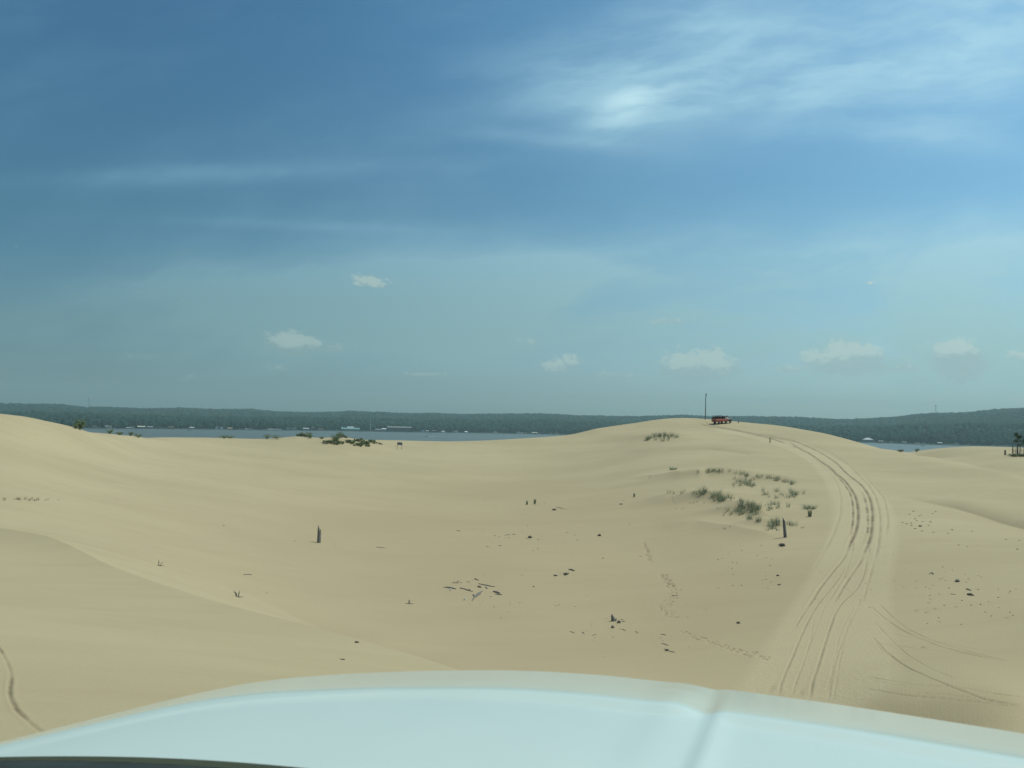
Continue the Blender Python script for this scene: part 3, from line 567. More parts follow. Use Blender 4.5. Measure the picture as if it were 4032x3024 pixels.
boat(onlake(1680, 1719), math.pi, 9, 'white speedboat crossing open water in the middle of the lake'); wake(onlake(1684, 1719), math.pi, 22, 2.0, 'white foam churned up behind the speedboat')
boat(onlake(440, 1697), math.pi, 8, 'white motorboat trailing a long wake near the left shore'); wake(onlake(445, 1697), math.pi, 26, 1.6, 'white foam trail behind the motorboat near the left shore')
boat(onlake(745, 1695), .3, 8, 'dark hulled pontoon boat with canopy before the left shore', 'dark', canopy=True, name='pontoon_boat')
boat(onlake(3633, 1757), .1, 8.5, 'dark boat lying on the water in front of the right shore', 'dark')
boat(onlake(3710, 1751.5), .2, 9, 'white canopied boat moored at the right shore', canopy=True, name='pontoon_boat')
for px, lb in [(1259,'white canopied pontoon boat moored just left of the marina hall'),(1335,'small white canopied boat moored below the left end of the marina hall'),(1443,'large white canopied boat moored beside the tall mast')]:
    boat(atshore(px, -8, 0)[0], .1, 12 if 'large' in lb else 7, lb, canopy=True, name='pontoon_boat')
def dock(px, L_, label, white=False, canopy=0):
    p, a, r = atshore(px, -10, 0); t = thing('dock', label, 'dock', p, -a)
    bm = bmesh.new(); box(bm, (0, 0, .8), (L_, 3, .25)); obj('deck', bm, MC['cream' if not white else 'white'], t)
    for k in (-.45, -.15, .15, .45): bm = bmesh.new(); tube(bm, [(k*L_, 0, -2), (k*L_, 0, .7)], .2, 6); obj('post', bm, M_wood, t)
    for k in range(canopy):
        x = (k+.5)/canopy*L_-L_/2; bm = bmesh.new(); prism(bm, [(-3, 3.2), (-2, 4.3), (2, 4.3), (3, 3.2)], x-L_/canopy*.4, x+L_/canopy*.4); obj('canopy', bm, MC['white'], t)
        for sy in (-2, 2): bm = bmesh.new(); tube(bm, [(x, sy, .8), (x, sy, 3.3)], .1, 5); obj('canopy_post', bm, M_grey, t)
for px, L_, lb, w_, c_ in [(505,14,'short dock at the left shore in front of the cream cottage',1,1),(700,16,'dock in front of the long brown lake house',0,0),(870,34,'dock with boats under the bright white houses',1,0),(970,10,'short white canopied boat lift alone on the left shore',1,1),
   (1062,16,'boat lift dock with one canopy left of the long canopied dock',1,1),(1082,36,'long dock with a row of four white boat canopies',1,4),(1240,22,'pale dock under the tan and brown houses',0,0),(1570,60,'long low seawall dock in front of the lodge',0,0),
   (1745,14,'dock with canopy right of the lodge',1,1),(1798,12,'dock with canopy at the middle of the shore',1,1),(1838,12,'dock with canopy right of the shore centre',1,1),(1965,20,'pale dock near the tan roofed cottage',1,0),(2050,24,'dock with two canopies by the steep roofed house',1,2),(2180,30,'long pale dock close to the big dune',0,0),
   (3612,14,'dock with one canopy on the right shore',1,1),(3500,26,'long dark dock right of the pavilion',0,0)]: dock(px, L_, lb, w_, c_)

# ------------------------------------------------------------------ vegetation on the dunes
def grass_mesh(name, nb, h, spread, lean, mat, w=.014, seed=0):
    rs = random.Random(seed); bm = bmesh.new()
    for k in range(nb):
        a = rs.uniform(0, 6.283); q = spread*math.sqrt(rs.random()); bx, by = q*math.cos(a), q*math.sin(a); hh = h*rs.uniform(.55, 1.1)
        la = rs.gauss(0, lean)+.18*0; lb = rs.gauss(0, lean); face = rs.uniform(0, 3.14); dx, dy = math.cos(face)*w, math.sin(face)*w; prev = None
        for i in range(4):
            t = i/3; x = bx*(1+t*.8)+la*hh*t*t; y = by*(1+t*.8)+lb*hh*t*t; z = hh*t*(1-.12*t*abs(la+lb))-.06; s = 1-t*.9
            cur = (bm.verts.new((x-dx*s, y-dy*s, z)), bm.verts.new((x+dx*s, y+dy*s, z)))
            if prev: bm.faces.new((prev[0], prev[1], cur[1], cur[0]))
            prev = cur
    me = bpy.data.meshes.new(name); bm.to_mesh(me); bm.free(); me.materials.append(mat); me.materials.append(M_grasspale)
    for i in range(0, len(me.polygons), 3):
        if rs.random() < .28:
            for q in range(i, min(i+3, len(me.polygons))): me.polygons[q].material_index = 1
    return me
GM = [grass_mesh('grass_tuft', 24, 1.05, .24, .2, M_grass, seed=1), grass_mesh('grass_tuft', 15, .9, .2, .22, M_grass, seed=2), grass_mesh('grass_tuft', 34, 1.0, .5, .22, M_grass, seed=3), grass_mesh('grass_tuft', 12, .8, .16, .18, M_grass, seed=4)]
GD = [grass_mesh('dry_grass_tuft', 16, .5, .14, .3, M_grasspale, seed=5)]
GU = [grass_mesh('grass_clump', 90, 1.0, .14, .1, M_grass, w=.03, seed=6)]; GLOW = [grass_mesh('grass_clump', 110, .55, .45, .5, M_grass, w=.025, seed=8)]
def put(me, px, py, sc, label, cat, group=None, name=None, w=None, rz=None):
    p = hit(px, py); o = bpy.data.objects.new(name or me.name.split('.')[0], me); C.objects.link(o); o.location = p
    o.rotation_euler = (0, 0, random.uniform(0, 6.28) if rz is None else rz); s = sc*random.uniform(.92, 1.08); o.scale = ((w or 1)*s, (w or 1)*s, s)
    tag(o, label, cat, group); return o
def z5(X, Y): return 2400+.4521*X, 1780+.4521*Y
def strew(region, polys, label, group, mset=GM, conv=z5):
    for kind, *q in polys:
        if kind == 'line':
            pts, n, j, s0, s1 = q; n, s0, s1 = (n, s0, s1) if mset is GD else (int(n*.74+.5), s0*1.12, s1*1.12)
            for k in range(n):
                t = random.random()*(len(pts)-1); i = int(t); f = t-i; x = pts[i][0]*(1-f)+pts[i+1][0]*f; y = pts[i][1]*(1-f)+pts[i+1][1]*f
                put(random.choice(mset), *conv(x+random.uniform(-8, 8), y+random.uniform(-j*.4, j)), random.uniform(s0, s1), label, 'grass', group)
        else:
            (x0, y0, x1, y1), n, s0, s1 = q; n, s0, s1 = (n, s0, s1) if mset is GD else (int(n*.74+.5), s0*1.12, s1*1.12)
            for k in range(n): put(random.choice(mset), *conv(random.uniform(x0, x1), random.uniform(y0, y1)), random.uniform(s0, s1), label, 'grass', group)
strew(0, [('line', [(760,175),(860,165),(960,165),(1060,178),(1200,205),(1350,215),(1500,250),(1600,278)], 74, 16, .5, .95), ('box', (1040,235,1290,310), 40, .55, .9), ('box', (1440,230,1570,275), 14, .5, .8)],
      'grey green marram grass tuft on the upper sand bank left of the track', 'marram tufts on the upper sand bank')
strew(0, [('box', (1330,335,1390,410), 7, .6, 1.0), ('box', (1420,330,1600,410), 18, .5, .9), ('box', (1600,360,1710,410), 12, .5, .8), ('box', (1330,450,1500,515), 20, .5, .9), ('box', (1540,600,1625,645), 7, .45, .8), ('box', (1550,460,1590,490), 3, .6, .8)],
      'loose marram grass tuft on open sand between the banks and the track', 'scattered marram tufts between the banks and the track')
strew(0, [('line', [(500,365),(600,350),(740,358),(850,372),(960,400),(1010,430)], 28, 14, .45, .8), ('box', (790,340,850,372), 8, .8, 1.2), ('box', (910,365,1015,440), 20, .8, 1.15), ('line', [(1040,405),(1140,425),(1250,455),(1290,500)], 24, 16, .5, .8),
          ('box', (1130,470,1300,550), 40, .7, 1.15), ('box', (990,510,1150,565), 16, .5, .85), ('line', [(1200,575),(1290,600),(1340,610)], 14, 10, .6, .9), ('box', (1370,600,1480,690), 26, .7, 1.0)],
      'grey green marram grass tuft on the lower sand bank above the wooden post', 'marram tufts on the lower sand bank')
strew(0, [('line', [(535,520),(590,490),(640,470),(690,480),(760,478),(830,495)], 52, 12, .9, 1.4), ('box', (610,480,750,525), 26, .8, 1.2)],
      'dark marram grass tuft of the lone patch below the dune crest', 'marram tufts in the patch below the dune crest', conv=lambda X, Y: (2300+.4521*X, 1500+.4521*Y))
strew(0, [('box', (690,430,830,450), 4, .5, .7), ('box', (520,490,650,500), 3, .4, .5), ('box', (1660,650,1730,680), 4, .4, .6), ('box', (940,480,1010,500), 3, .5, .6), ('box', (990,650,1050,670), 3, .5, .6)],
      'thin dry grass sprig on the sand beside the two grassy banks', 'dry grass sprigs round the grassy banks', mset=GD)
strew(0, [('line', [(20,1966),(90,1964),(150,1968)], 16, 6, .5, .9), ('box', (170,1964,230,1972), 3, .4, .6)], 'low dry grass sprig in the row on the sand at the far left', 'dry sprigs at the far left', mset=GD, conv=lambda x, y: (x, y))
put(GLOW[0], 3186, 2003, 1.3, 'low spreading pale green clump beside the track, above the dark upright one', 'grass', name='grass_clump')
put(GU[0], 3189, 2034, 1.0, 'dark narrow upright clump standing alone left of the track', 'grass', name='grass_clump', w=1.2)
put(GLOW[0], 2651, 1849, 1.2, 'small dark clump alone on sand left of the upper grassy bank', 'grass', name='grass_clump')
put(GU[0], 2497, 1957, .7, 'small two bladed upright sprig left of the lower grassy bank', 'grass', name='grass_sprig', w=.9)
for x, y, s, lb in [(2075,1987,.7,'upright grey sprig at the left end of the small sprig row mid bowl'),(2106,1984,.85,'tallest sprig in the small row mid bowl'),(2113,1980,.5,'faint thin sprig just behind the tallest one mid bowl'),(2125,1983,.45,'short sprig third in the small row mid bowl'),(2145,1981,.4,'dark stubby sprig at the right end of the small row mid bowl')]:
    put(GU[0] if s > .6 else GD[0], x, y, s, lb, 'grass', 'sprig row in the middle of the bowl', name='grass_sprig', w=1)
# shrubs: stems and small leaves spread through the volume
def shrub(name, h, w, nl, seed, label, px, py, cat='shrub', leaf=.09, sc=1, group=None, mat=None, sink=0):
    rs = random.Random(seed); p = hit(px, py); t = thing(name, label, cat, p, rs.uniform(0, 6.28), group)
    bm = bmesh.new(); tips = []
    for k in range(9):
        a = rs.uniform(0, 6.28); e = rs.uniform(.3, 1); q = (math.cos(a)*w*.5*e, math.sin(a)*w*.5*e, h*rs.uniform(.55, .95)); tips.append(q)
        tube(bm, [(0, 0, -.2), (q[0]*.4, q[1]*.4, q[2]*.5), q], [.035, .022, .008], 4)
    obj('stem', bm, M_stem, t); bm = bmesh.new()
    for k in range(nl):
        q = rs.choice(tips); f = rs.uniform(.35, 1.05); c = Vector((q[0]*f+rs.gauss(0, w*.1), q[1]*f+rs.gauss(0, w*.1), max(.02, q[2]*f+rs.gauss(0, h*.08))))
        d = Vector((rs.gauss(0, 1), rs.gauss(0, 1), rs.gauss(0, 1)+.3)).normalized(); e = d.cross(Vector((rs.gauss(0, 1), rs.gauss(0, 1), rs.gauss(0, 1)))).normalized()
        l = leaf*rs.uniform(.7, 1.4); bm.faces.new([bm.verts.new(c+v) for v in (-d*l, e*l*.45, d*l, -e*l*.45)])
    obj('foliage', bm, mat or M_shrub, t); return t
def z2(X, Y): return 1100+.27125*X, 1640+.27125*Y
shrub('shrub', 1.9, 1.9, 800, 1, 'tallest leafy shrub standing at the foot of the left dune crest', 314, 1692, leaf=.12)
shrub('shrub', 1.1, 1.4, 300, 2, 'smaller shrub leaning on the left of the tallest one at the left crest', 298, 1688, leaf=.1)
for i, (x, y, h, w, lb) in enumerate([(432,1706,1.4,2.2,'low shrub first in the dotted row on the left crest'),(470,1709,1.1,2.0,'low shrub second in the dotted row on the left crest'),(515,1716,1.3,1.8,'low shrub third in the dotted row on the left crest'),(543,1723,1.5,2.2,'low shrub last in the dotted row on the left crest'),
   (883,1726,1.2,3,'wide flat shrub at left of a pair on the flat crest'),(905,1726,1.1,3,'wide flat shrub at right of a pair on the flat crest'),(1052,1729,2.0,2.8,'rounded shrub left of the denser one on the flat crest'),(1092,1730,2.3,4,'dense rounded shrub right of its thinner neighbour on the flat crest'),
   (1268,1728,.9,1.8,'tiny dark shrub in the dip between the two grassy mounds'),(3608,1780,2.2,2.8,'round dark shrub in the notch between the dunes at the right'),(3548,1779,.8,2,'flat little shrub left of the notch between the right dunes')]):
    shrub('shrub', h*.62, w*.8, 260, 20+i, lb, x, y, leaf=.10)
k = 0
for lb, gp, l in [('small bushy shrub on the left of two grassy mounds', 'shrubs on the small left mound', [(270,272,1.0),(305,285,1.5),(330,292,1.7),(365,285,1.5),(395,300,1.9),(420,305,2.0),(450,318,1.6)]),
   ('leafy shrub crowning the right grassy mound', 'tall shrubs on the right mound', [(860,305,2.2),(895,310,2.2),(815,345,2.2),(800,370,2.2),(835,350,1.8),(940,305,1.0),(970,312,.8)]),
   ('loose low shrub sprawling over the face of the right mound', 'low shrubs over the face of the right mound', [(640,385,1.0),(690,395,1.3),(720,385,1.2),(755,388,1.1),(800,400,1.3),(835,408,1.4),(870,395,1.2),(850,380,1.2),(915,400,1.1),(990,375,1.3),(1015,380,1.1),(1060,395,1.1),(1075,385,1.2),(1100,360,1.1),(1130,360,1.0),(1155,365,1.1),(1190,345,.9),(1200,395,1.2),(1215,380,1.1),
     (1130,415,1.1),(1150,420,1.0),(1180,435,.9),(1210,422,1.3),(1240,405,1.4),(1275,400,1.4),(1290,410,1.2),(1265,432,.6),(1300,436,.7),(1310,370,1.1),(1340,375,1.2),(1365,385,1.3),(1385,395,1.1),(1410,393,.6),(1450,400,.6),(1480,408,.5),(1090,425,.6)])]:
    for X, Y, s in l:
        px, py = z2(X, Y); shrub('shrub', .68*s, 1.1*s*random.uniform(.8, 1.2), int(90+80*s), 100+k, lb, px, py, leaf=.12, group=gp); k += 1
# pines at the right edge
def pine(px, py, h, seed, label, lean=0):
    rs = random.Random(seed); p = hit(px, py); t = thing('pine_tree', label, 'tree', p, 0, 'young pines at the right edge'); bm = bmesh.new()
    tube(bm, [(0, 0, -.3), (lean*.4, 0, h*.35), (lean, 0, h)], [.16, .12, .03], 7); lv = []
    for k in range(16):
        z = h*rs.uniform(.46, .97); a = rs.uniform(0, 6.28); l = (h-z)*.42+.35; q = Vector((lean*z/h+math.cos(a)*l, math.sin(a)*l, z+.25*l)); tube(bm, [(lean*z/h, 0, z), q], [.04, .012], 4); lv.append((Vector((lean*z/h, 0, z)), q))
    obj('trunk', bm, M_stem, t); bm = bmesh.new()
    for k in range(1500):
        a, b = rs.choice(lv); c = a.lerp(b, rs.uniform(.2, 1.1))+Vector((rs.gauss(0, .16), rs.gauss(0, .16), rs.gauss(0, .16))); d = Vector((rs.gauss(0, 1), rs.gauss(0, 1), rs.gauss(.5, 1))).normalized(); e = d.cross(Vector((1, .3, .2))).normalized()
        bm.faces.new([bm.verts.new(c+v) for v in (-d*.15, e*.03, d*.15, -e*.03)])
    obj('crown', bm, M_pine, t)
pine(4008, 1792, 5.6, 3, 'leftmost and tallest young pine at the right edge'); pine(4034, 1793, 4.6, 4, 'second young pine, cut by the right edge', .3)
for i, (x, h, l) in enumerate([(3985,2.6,.25),(3991,3.2,-.15),(3997,2.2,.1),(4004,3.4,.0),(4014,3.0,.2),(4021,3.1,-.1),(4028,2.6,.15)]):
    p = hit(x, 1794+random.uniform(-4, 4)); bm = bmesh.new(); tube(bm, [(0, 0, -.3), (l*.6, 0, h*.5), (l, .1, h)], [.10, .07, .02], 6, wob=.2)
    for k in range(4): z = h*random.uniform(.3, .9); a = random.uniform(0, 6); tube(bm, [(l*z/h, 0, z), (l*z/h+.4*math.cos(a), .4*math.sin(a), z+.25)], [.03, .008], 4)
    o = obj('dead_sapling', bm, M_wood); o.location = p; tag(o, 'bare dead sapling stem rising under the young pines at the right edge', 'tree', 'dead stems under the pines')
for i, x in enumerate([3990, 4003, 4016, 4028]): shrub('shrub', .7, 2.2, 260, 300+i, 'low dark scrub tangled at the foot of the dead saplings', x, 1798, leaf=.12, group='scrub under the pines')

# ------------------------------------------------------------------ stumps, posts, driftwood
def snag(px, py, h, rad, label, name='tree_stump', cat='stump', spikes=True, lean=0, mat=None, jag=.3, taper=.85):
    p = hit(px, py); bm = bmesh.new(); n = 14; rings = []
    for i in range(9):
        t = i/8; q = []
        for k in range(n):
            a = 6.283*k/n; rr = rad*(1-(1-taper)*t)*(1+.1*math.sin(3*a+1)+.07*math.sin(7*a+2*t)); z = h*(1-jag)*t+(h*jag*t*t*(.5+.5*math.sin(2.6*a+.5))*(.6+.4*math.sin(5*a)) if spikes else 0)
            q.append(bm.verts.new((rr*math.cos(a)+lean*z, rr*math.sin(a), z-.15)))
        rings.append(q)
    for A_, B_ in zip(rings, rings[1:]):
        for k in range(n): bm.faces.new((A_[k], A_[(k+1) % n], B_[(k+1) % n], B_[k]))
    bm.faces.new(rings[-1]); o = obj(name, bm, mat or M_wood); o.location = p; tag(o, label, cat); return o, p
# tall split stump, left
t0 = thing('tree_stump', 'tall weathered split stump standing alone in the left of the bowl', 'stump', hit(1255, 2137)); bm = bmesh.new(); hh = 1.45; n = 16; rings = []
for i in range(8):
    t = i/7; rings.append([bm.verts.new((.215*(1-.12*t)*(1+.1*math.sin(3*a+t))*math.cos(a), .19*(1-.12*t)*math.sin(a), hh*t-.2+(.1*math.sin(5*a) if i == 7 else 0))) for a in [6.283*k/n for k in range(n)]])
for A_, B_ in zip(rings, rings[1:]):
    for k in range(n): bm.faces.new((A_[k], A_[(k+1) % n], B_[(k+1) % n], B_[k]))
bm.faces.new(rings[-1]); obj('trunk', bm, M_wood, t0)
for (x, y, h, r0) in [(-.11, 0, 2.05, .07), (-.01, .03, 1.85, .055), (.15, 0, 1.58, .05)]:
    bm = bmesh.new(); tube(bm, [(x, y, .9), (x+.01, y, (h+1.1)/2), (x-.02, y, h)], [r0*1.2, r0, .008], 6, wob=.1); obj('splinter', bm, M_wood, t0)
for z, l in [(1.0, .14), (1.42, .10), (.45, .08)]:
    bm = bmesh.new(); tube(bm, [(.12, 0, z), (.22+l*.3, 0, z+.03), (.2+l, 0, z+.06)], [.04, .03, .008], 5); obj('branch_stub', bm, M_wood, t0)
def plainpost(px, py, h, w, label, lean, name='wooden_post', mat=None, pointed=True):
    bm = bmesh.new(); n = 8; A_ = []
    for i, t in enumerate([0, .3, .6, .86, 1]):
        s = 1-.28*t if i < 4 else (.12 if pointed else .7); A_.append([bm.verts.new((s*w/2*math.cos(a+.4)+lean*t*h+(-.25*w if i == 4 and pointed else 0), s*w*.4*math.sin(a+.4), t*h-.25)) for a in [6.283*k/n for k in range(n)]])
    for P_, Q_ in zip(A_, A_[1:]):
        for k in range(n): bm.faces.new((P_[k], P_[(k+1) % n], Q_[(k+1) % n], Q_[k]))
    bm.faces.new(A_[-1]); o = obj(name, bm, mat or M_wood); o.location = hit(px, py); tag(o, label, 'post'); return o
plainpost(3093, 2116, 2.4, .38, 'grey leaning post with slanted tip below the grassy banks', -.09)
plainpost(3032, 1743, 1.5, .28, 'short dark post beside the wheel tracks near the crest', 0, pointed=False, mat=M_wooddark)
plainpost(2908, 1666, 1.5, .3, 'tiny slanted post on the skyline right of the red truck', -.12, mat=M_wood)
plainpost(3958, 1791, 1.5, .5, 'short thick post on sand left of the young pines', 0, pointed=False, mat=M_wooddark)
# tall pole on the crest
t = thing('pole', 'tall thin leaning pole on the dune crest left of the red truck', 'pole', hit(2777, 1652)); t.rotation_euler = (0, R(1.0), 0)
bm = bmesh.new(); tube(bm, [(0, 0, -.6), (.02, 0, 3), (-.02, 0, 6), (.04, 0, 8.6)], [.16, .14, .12, .09], 8); obj('shaft', bm, M_wooddark, t)
bm = bmesh.new(); tube(bm, [(.12, 0, 7.5), (.16, 0, 7.9), (.13, 0, 8.35)], [.07, .11, .05], 6); obj('top_bracket', bm, M_black, t)
# warning sign
p = hit(1572, 1769); t = thing('sign', 'small grey board on two legs standing behind the mound', 'sign', p, R(12)); t.rotation_euler = (0, R(4), R(12)); t.scale = (.8, .8, .85)
for s in (-1, 1): bm = bmesh.new(); tube(bm, [(s*.75-.12*s*0, 0, -.3), (s*.75, 0, 2.15)], .07, 6); obj('leg', bm, M_wood, t)
bm = bmesh.new(); box(bm, (0, -.04, 1.72), (1.62, .06, .82)); obj('panel', bm, newmat('sign_board', (.09, .095, .12), .6, var=.1), t)
bm = bmesh.new()
for k, w_ in enumerate((1.3, 1.35, 1.1)): box(bm, (0, -.078, 1.95-.22*k), (w_, .012, .07))
obj('lettering', bm, newmat('sign_text', (.22, .22, .24), .6), t)
# driftwood
def stick(pts, rad, label, name='driftwood_stick', mat=M_wood, cat='driftwood', lift=.6, group=None):
    H = [hit(*q) for q in pts]; c = H[0]; bm = bmesh.new(); n = len(H)
    rr = [rad*(1 if hasattr(rad, 'real') else 1)*(.55+.45*math.sin(math.pi*(i+.5)/n)) for i in range(n)] if not isinstance(rad, list) else rad
    tube(bm, [q-c+Vector((0, 0, rr[i]*lift)) for i, q in enumerate(H)], rr, 7, wob=.18); o = obj(name, bm, mat); o.location = c; tag(o, label, cat, group); return o
def z4(l): return [(1700+.27125*a, 2200+.27125*b) for a, b in l]
stick(z4([(165,414),(240,424),(300,434),(355,442)]), [.02, .07, .08, .03], 'dark driftwood stick at the far left of the driftwood scatter')
stick(z4([(410,430),(470,440),(530,462),(560,470),(600,482)]), [.05, .045, .05, .04, .015], 'bent driftwood branch just left of the thick forked log')
stick(z4([(545,455),(548,463)]), .07, 'knotty dark stub on the bent branch left of the thick log', 'wood_knot', M_wooddark)
t = stick(z4([(705,505),(680,520),(650,545),(620,565),(595,600),(582,617)]), [.10, .12, .10, .065, .04, .02], 'thick forked driftwood log in the middle of the bowl', 'driftwood_log')
stick(z4([(600,520),(615,545),(630,552)]), .06, 'short broken limb against the thick forked log', 'driftwood_limb'); stick(z4([(690,500),(715,485),(740,472)]), .05, 'thin twig reaching out behind the thick forked log')
stick(z4([(680,365),(740,378),(800,390),(860,402),(915,410)]), .05, 'long straight stick lying above the thick forked log')
stick(z4([(670,408),(690,414),(715,420)]), .08, 'short dark chunk just above the thick forked log', 'driftwood_chunk', M_wooddark); stick(z4([(780,415),(795,425),(808,437)]), .06, 'short pale topped chunk right of the thick forked log', 'driftwood_chunk', M_woodpale)
stick(z4([(895,482),(940,492),(985,506)]), .08, 'flat weathered plank right of the thick forked log', 'driftwood_plank'); stick(z4([(925,515),(970,522),(1022,527)]), .05, 'thin stick lying below the flat weathered plank')
stick(z4([(625,288),(645,305),(680,316)]), .05, 'crooked little branch farthest above the thick log'); stick(z4([(505,336),(560,341)]), .03, 'thin half buried twig up left of the long straight stick')
stick(z4([(405,345),(445,352)]), .03, 'faint half buried twig above the bent branch', mat=M_woodpale)
for X, Y, lb in [(477,602,'bright white scrap on the sand left of the log tip'),(272,464,'pale scrap under the leftmost driftwood stick')]:
    bm = bmesh.new(); bmesh.ops.create_icosphere(bm, subdivisions=1, radius=.1, matrix=Matrix.Diagonal((.8, .6, 1.6, 1))); o = obj('scrap', bm, M_white); o.location = hit(*z4([(X, Y)])[0])+Vector((0, 0, .1)); o.rotation_euler = (.3, .5, .2); tag(o, lb, 'litter')
stick(z4([(1990,160),(2030,166),(2068,180)]), .08, 'dark stick right above the black root clump'); 
def chunk(px, py, s, label, mat=M_wooddark, name='wood_chunk', cat='driftwood', group=None, flat=.6, shards=2, seed=0):
    rs = random.Random(seed+int(px)*7+int(py)); p = hit(px, py); bm = bmesh.new(); bmesh.ops.create_icosphere(bm, subdivisions=2, radius=1)
    for v in bm.verts: v.co = Vector((v.co.x*s*(1+rs.uniform(-.25, .25)), v.co.y*s*.7*(1+rs.uniform(-.2, .2)), v.co.z*s*flat*(1+rs.uniform(-.3, .3))+s*flat*.35))
    for k in range(shards): a = rs.uniform(0, 6.28); tube(bm, [(0, 0, s*.1), (math.cos(a)*s*rs.uniform(1.2, 2.2), math.sin(a)*s*1.3, s*rs.uniform(.1, .9))], [s*.28, s*.06], 5)
    o = obj(name, bm, mat); o.location = p; o.rotation_euler = (0, 0, rs.uniform(0, 6.28)); tag(o, label, cat, group); return o
def zb(l): return [(1900+.3165*a, 1900+.3165*b) for a, b in l]
def zc(l): return [(2100+.3165*a, 2300+.3165*b) for a, b in l]
Z4 = lambda a, b: z4([(a, b)])[0]; ZB = lambda a, b: zb([(a, b)])[0]; ZC = lambda a, b: zc([(a, b)])[0]; Z6 = lambda a, b: z6([(a, b)])[0]; Z7 = lambda a, b: z7([(a, b)])[0]
for q, s, lb, nm in [(Z4(1950,232),.26,'black tangled root clump up right of the thick forked log','root_clump'),(Z4(1797,250),.16,'small black lump left of the black root clump','wood_chunk'),(ZB(892,343),.30,'black lump below the small sprig row mid bowl','wood_chunk'),
   (ZB(1720,272),.2,'black lump left of the two bladed sprig','wood_chunk'),(ZB(592,690),.24,'pointed black stub in the mid bowl near the fallen twigs','wood_chunk'),(ZB(1455,664),.22,'round black lump alone in the middle of the bowl','wood_chunk'),
   ((3081,2150),.34,'black block on the sand just below the leaning post','wood_chunk'),(Z6(1240,884),.2,'black lump among the chips right of the track bend','wood_chunk'),(ZC(985,543),.14,'dark red brown lump below the pointed stump','wood_chunk'),(ZC(1065,484),.13,'dark chunk right of the pointed stump foot','wood_chunk'),
   (Z6(1585,1398),.2,'spiky grey root stump on the sand right of the track','root_stump'),(Z7(345,422),.14,'small dark rock with pale streak left of the track','wood_chunk'),(ZC(1665,828),.13,'rounded dark knot above the lowest footprints','wood_chunk'),
   (Z7(603,112),.13,'dark curled knot left of the track, upper of two','wood_chunk'),(Z7(612,172),.12,'dark curled knot left of the track, lower of two','wood_chunk'),(Z4(1480,408),.09,'little dark chip up right of the thick forked log by itself','wood_chip')]:
    chunk(*q, s, lb, name=nm, shards=7 if 'root' in nm else 2, mat=M_wood if 'grey' in lb else M_wooddark, flat=.9 if 'pointed' in lb or 'round ' in lb else .6)
stick([Z6(1682,1518), Z6(1710,1526), Z6(1742,1531)], [.05, .1, .03], 'short dark log lying right of the track below the spiky root', 'driftwood_log', M_wooddark)
stick([Z6(1672,1468), Z6(1690,1475), Z6(1712,1483)], .05, 'grey stick between the spiky root and the dark log')
stick([Z6(1525,1515), Z6(1570,1520)], .03, 'thin pale twig left of the short dark log', mat=M_woodpale)
stick([Z6(1325,1330), Z6(1350,1318), Z6(1365,1332)], .05, 'arched root scrap up left of the spiky root', 'root_scrap')
# pointed stump in the foreground of the bowl
t = thing('tree_stump', 'low pointed grey stump in the lower middle of the bowl', 'stump', hit(*ZC(995, 460))); bm = bmesh.new()
tube(bm, [(.02, 0, -.1), (-.02, 0, .15), (-.07, 0, .34), (-.11, 0, .5)], [.2, .15, .09, .012], 8, wob=.15); obj('trunk', bm, M_wood, t)
bm = bmesh.new(); tube(bm, [(.17, 0, -.05), (.2, 0, .12), (.2, 0, .24)], [.05, .035, .01], 6); obj('splinter', bm, M_wood, t)
for q0, q1, lb in [(ZC(1095,463), ZC(1143,468), 'short twig pair right of the pointed stump'),(ZC(1085,440), ZC(1118,448), 'small curved twig right behind the pointed stump'),(ZC(1272,590), ZC(1300,612), 'crossed twig at the end of the sand ripple right of the pointed stump'),
     (ZC(1100,562), ZC(1145,582), 'twig half buried in the sand ripple below the pointed stump'),(ZC(455,592), ZC(515,612), 'twig at the left of the lower scatter'),(ZC(605,595), ZC(635,622), 'bent twig near the left end of the lower scatter'),(ZC(735,640), ZC(782,630), 'thick twig in the middle of the lower scatter'),
     (ZC(1690,838), ZC(1755,850), 'pale stick beside the rounded dark knot'),(ZC(1595,740), ZC(1680,765), 'thin stick just above the rounded dark knot'),(ZC(1580,625), ZC(1650,636), 'thin stick left of the footprints'),(ZC(1720,148), ZC(1790,143), 'dark twig across the vertical footprint trail'),
     (ZB(275,658), ZB(345,652), 'fallen twig left of the pointed black stub'),(ZB(370,646), ZB(410,650), 'dark twig right of the fallen one near the pointed black stub'),(ZB(200,785), ZB(235,790), 'little twig lowest left of the pointed black stub'),(ZB(910,305), ZB(1010,330), 'long thin twig right of the black lump mid bowl'),
     ((960,2263), (992,2264), 'straight twig alone in the left of the bowl'),((1480,2155), (1515,2158), 'short dark twigs right of the tall split stump'),((1797,2090), (1812,2092), 'tiny twig up right of the tall split stump')]:
    stick([q0, ((q0[0]+q1[0])/2, (q0[1]+q1[1])/2-1), q1], .024 if q0[1] > 2280 else .04, lb, 'driftwood_twig')
# rooty snags on the left
def rooty(px, py, h, label, n=5):
    bm = bmesh.new()
    for k in range(n): a = random.uniform(-1, 1); tube(bm, [(a*.1, 0, -.1), (a*.22, .05, h*.5), (a*.45+.05, 0, h*random.uniform(.6, 1))], [.03, .02, .008], 5)
    for s in (-1, 1): tube(bm, [(0, 0, .02), (s*.35, .05, .03)], [.03, .01], 5)
    o = obj('root_snag', bm, M_wood); o.location = hit(px, py); tag(o, label, 'driftwood')
rooty(938, 2352, .5, 'upright root snag on the left edge of the bowl'); rooty(626, 2228, .4, 'tiny root snag alone on the far left sand', 3); rooty(1612, 2378, .35, 'small root snag left of the lower scatter', 3); rooty(1792, 2296, .0+.3, 'tiny upright splinter left of the thick log', 3)
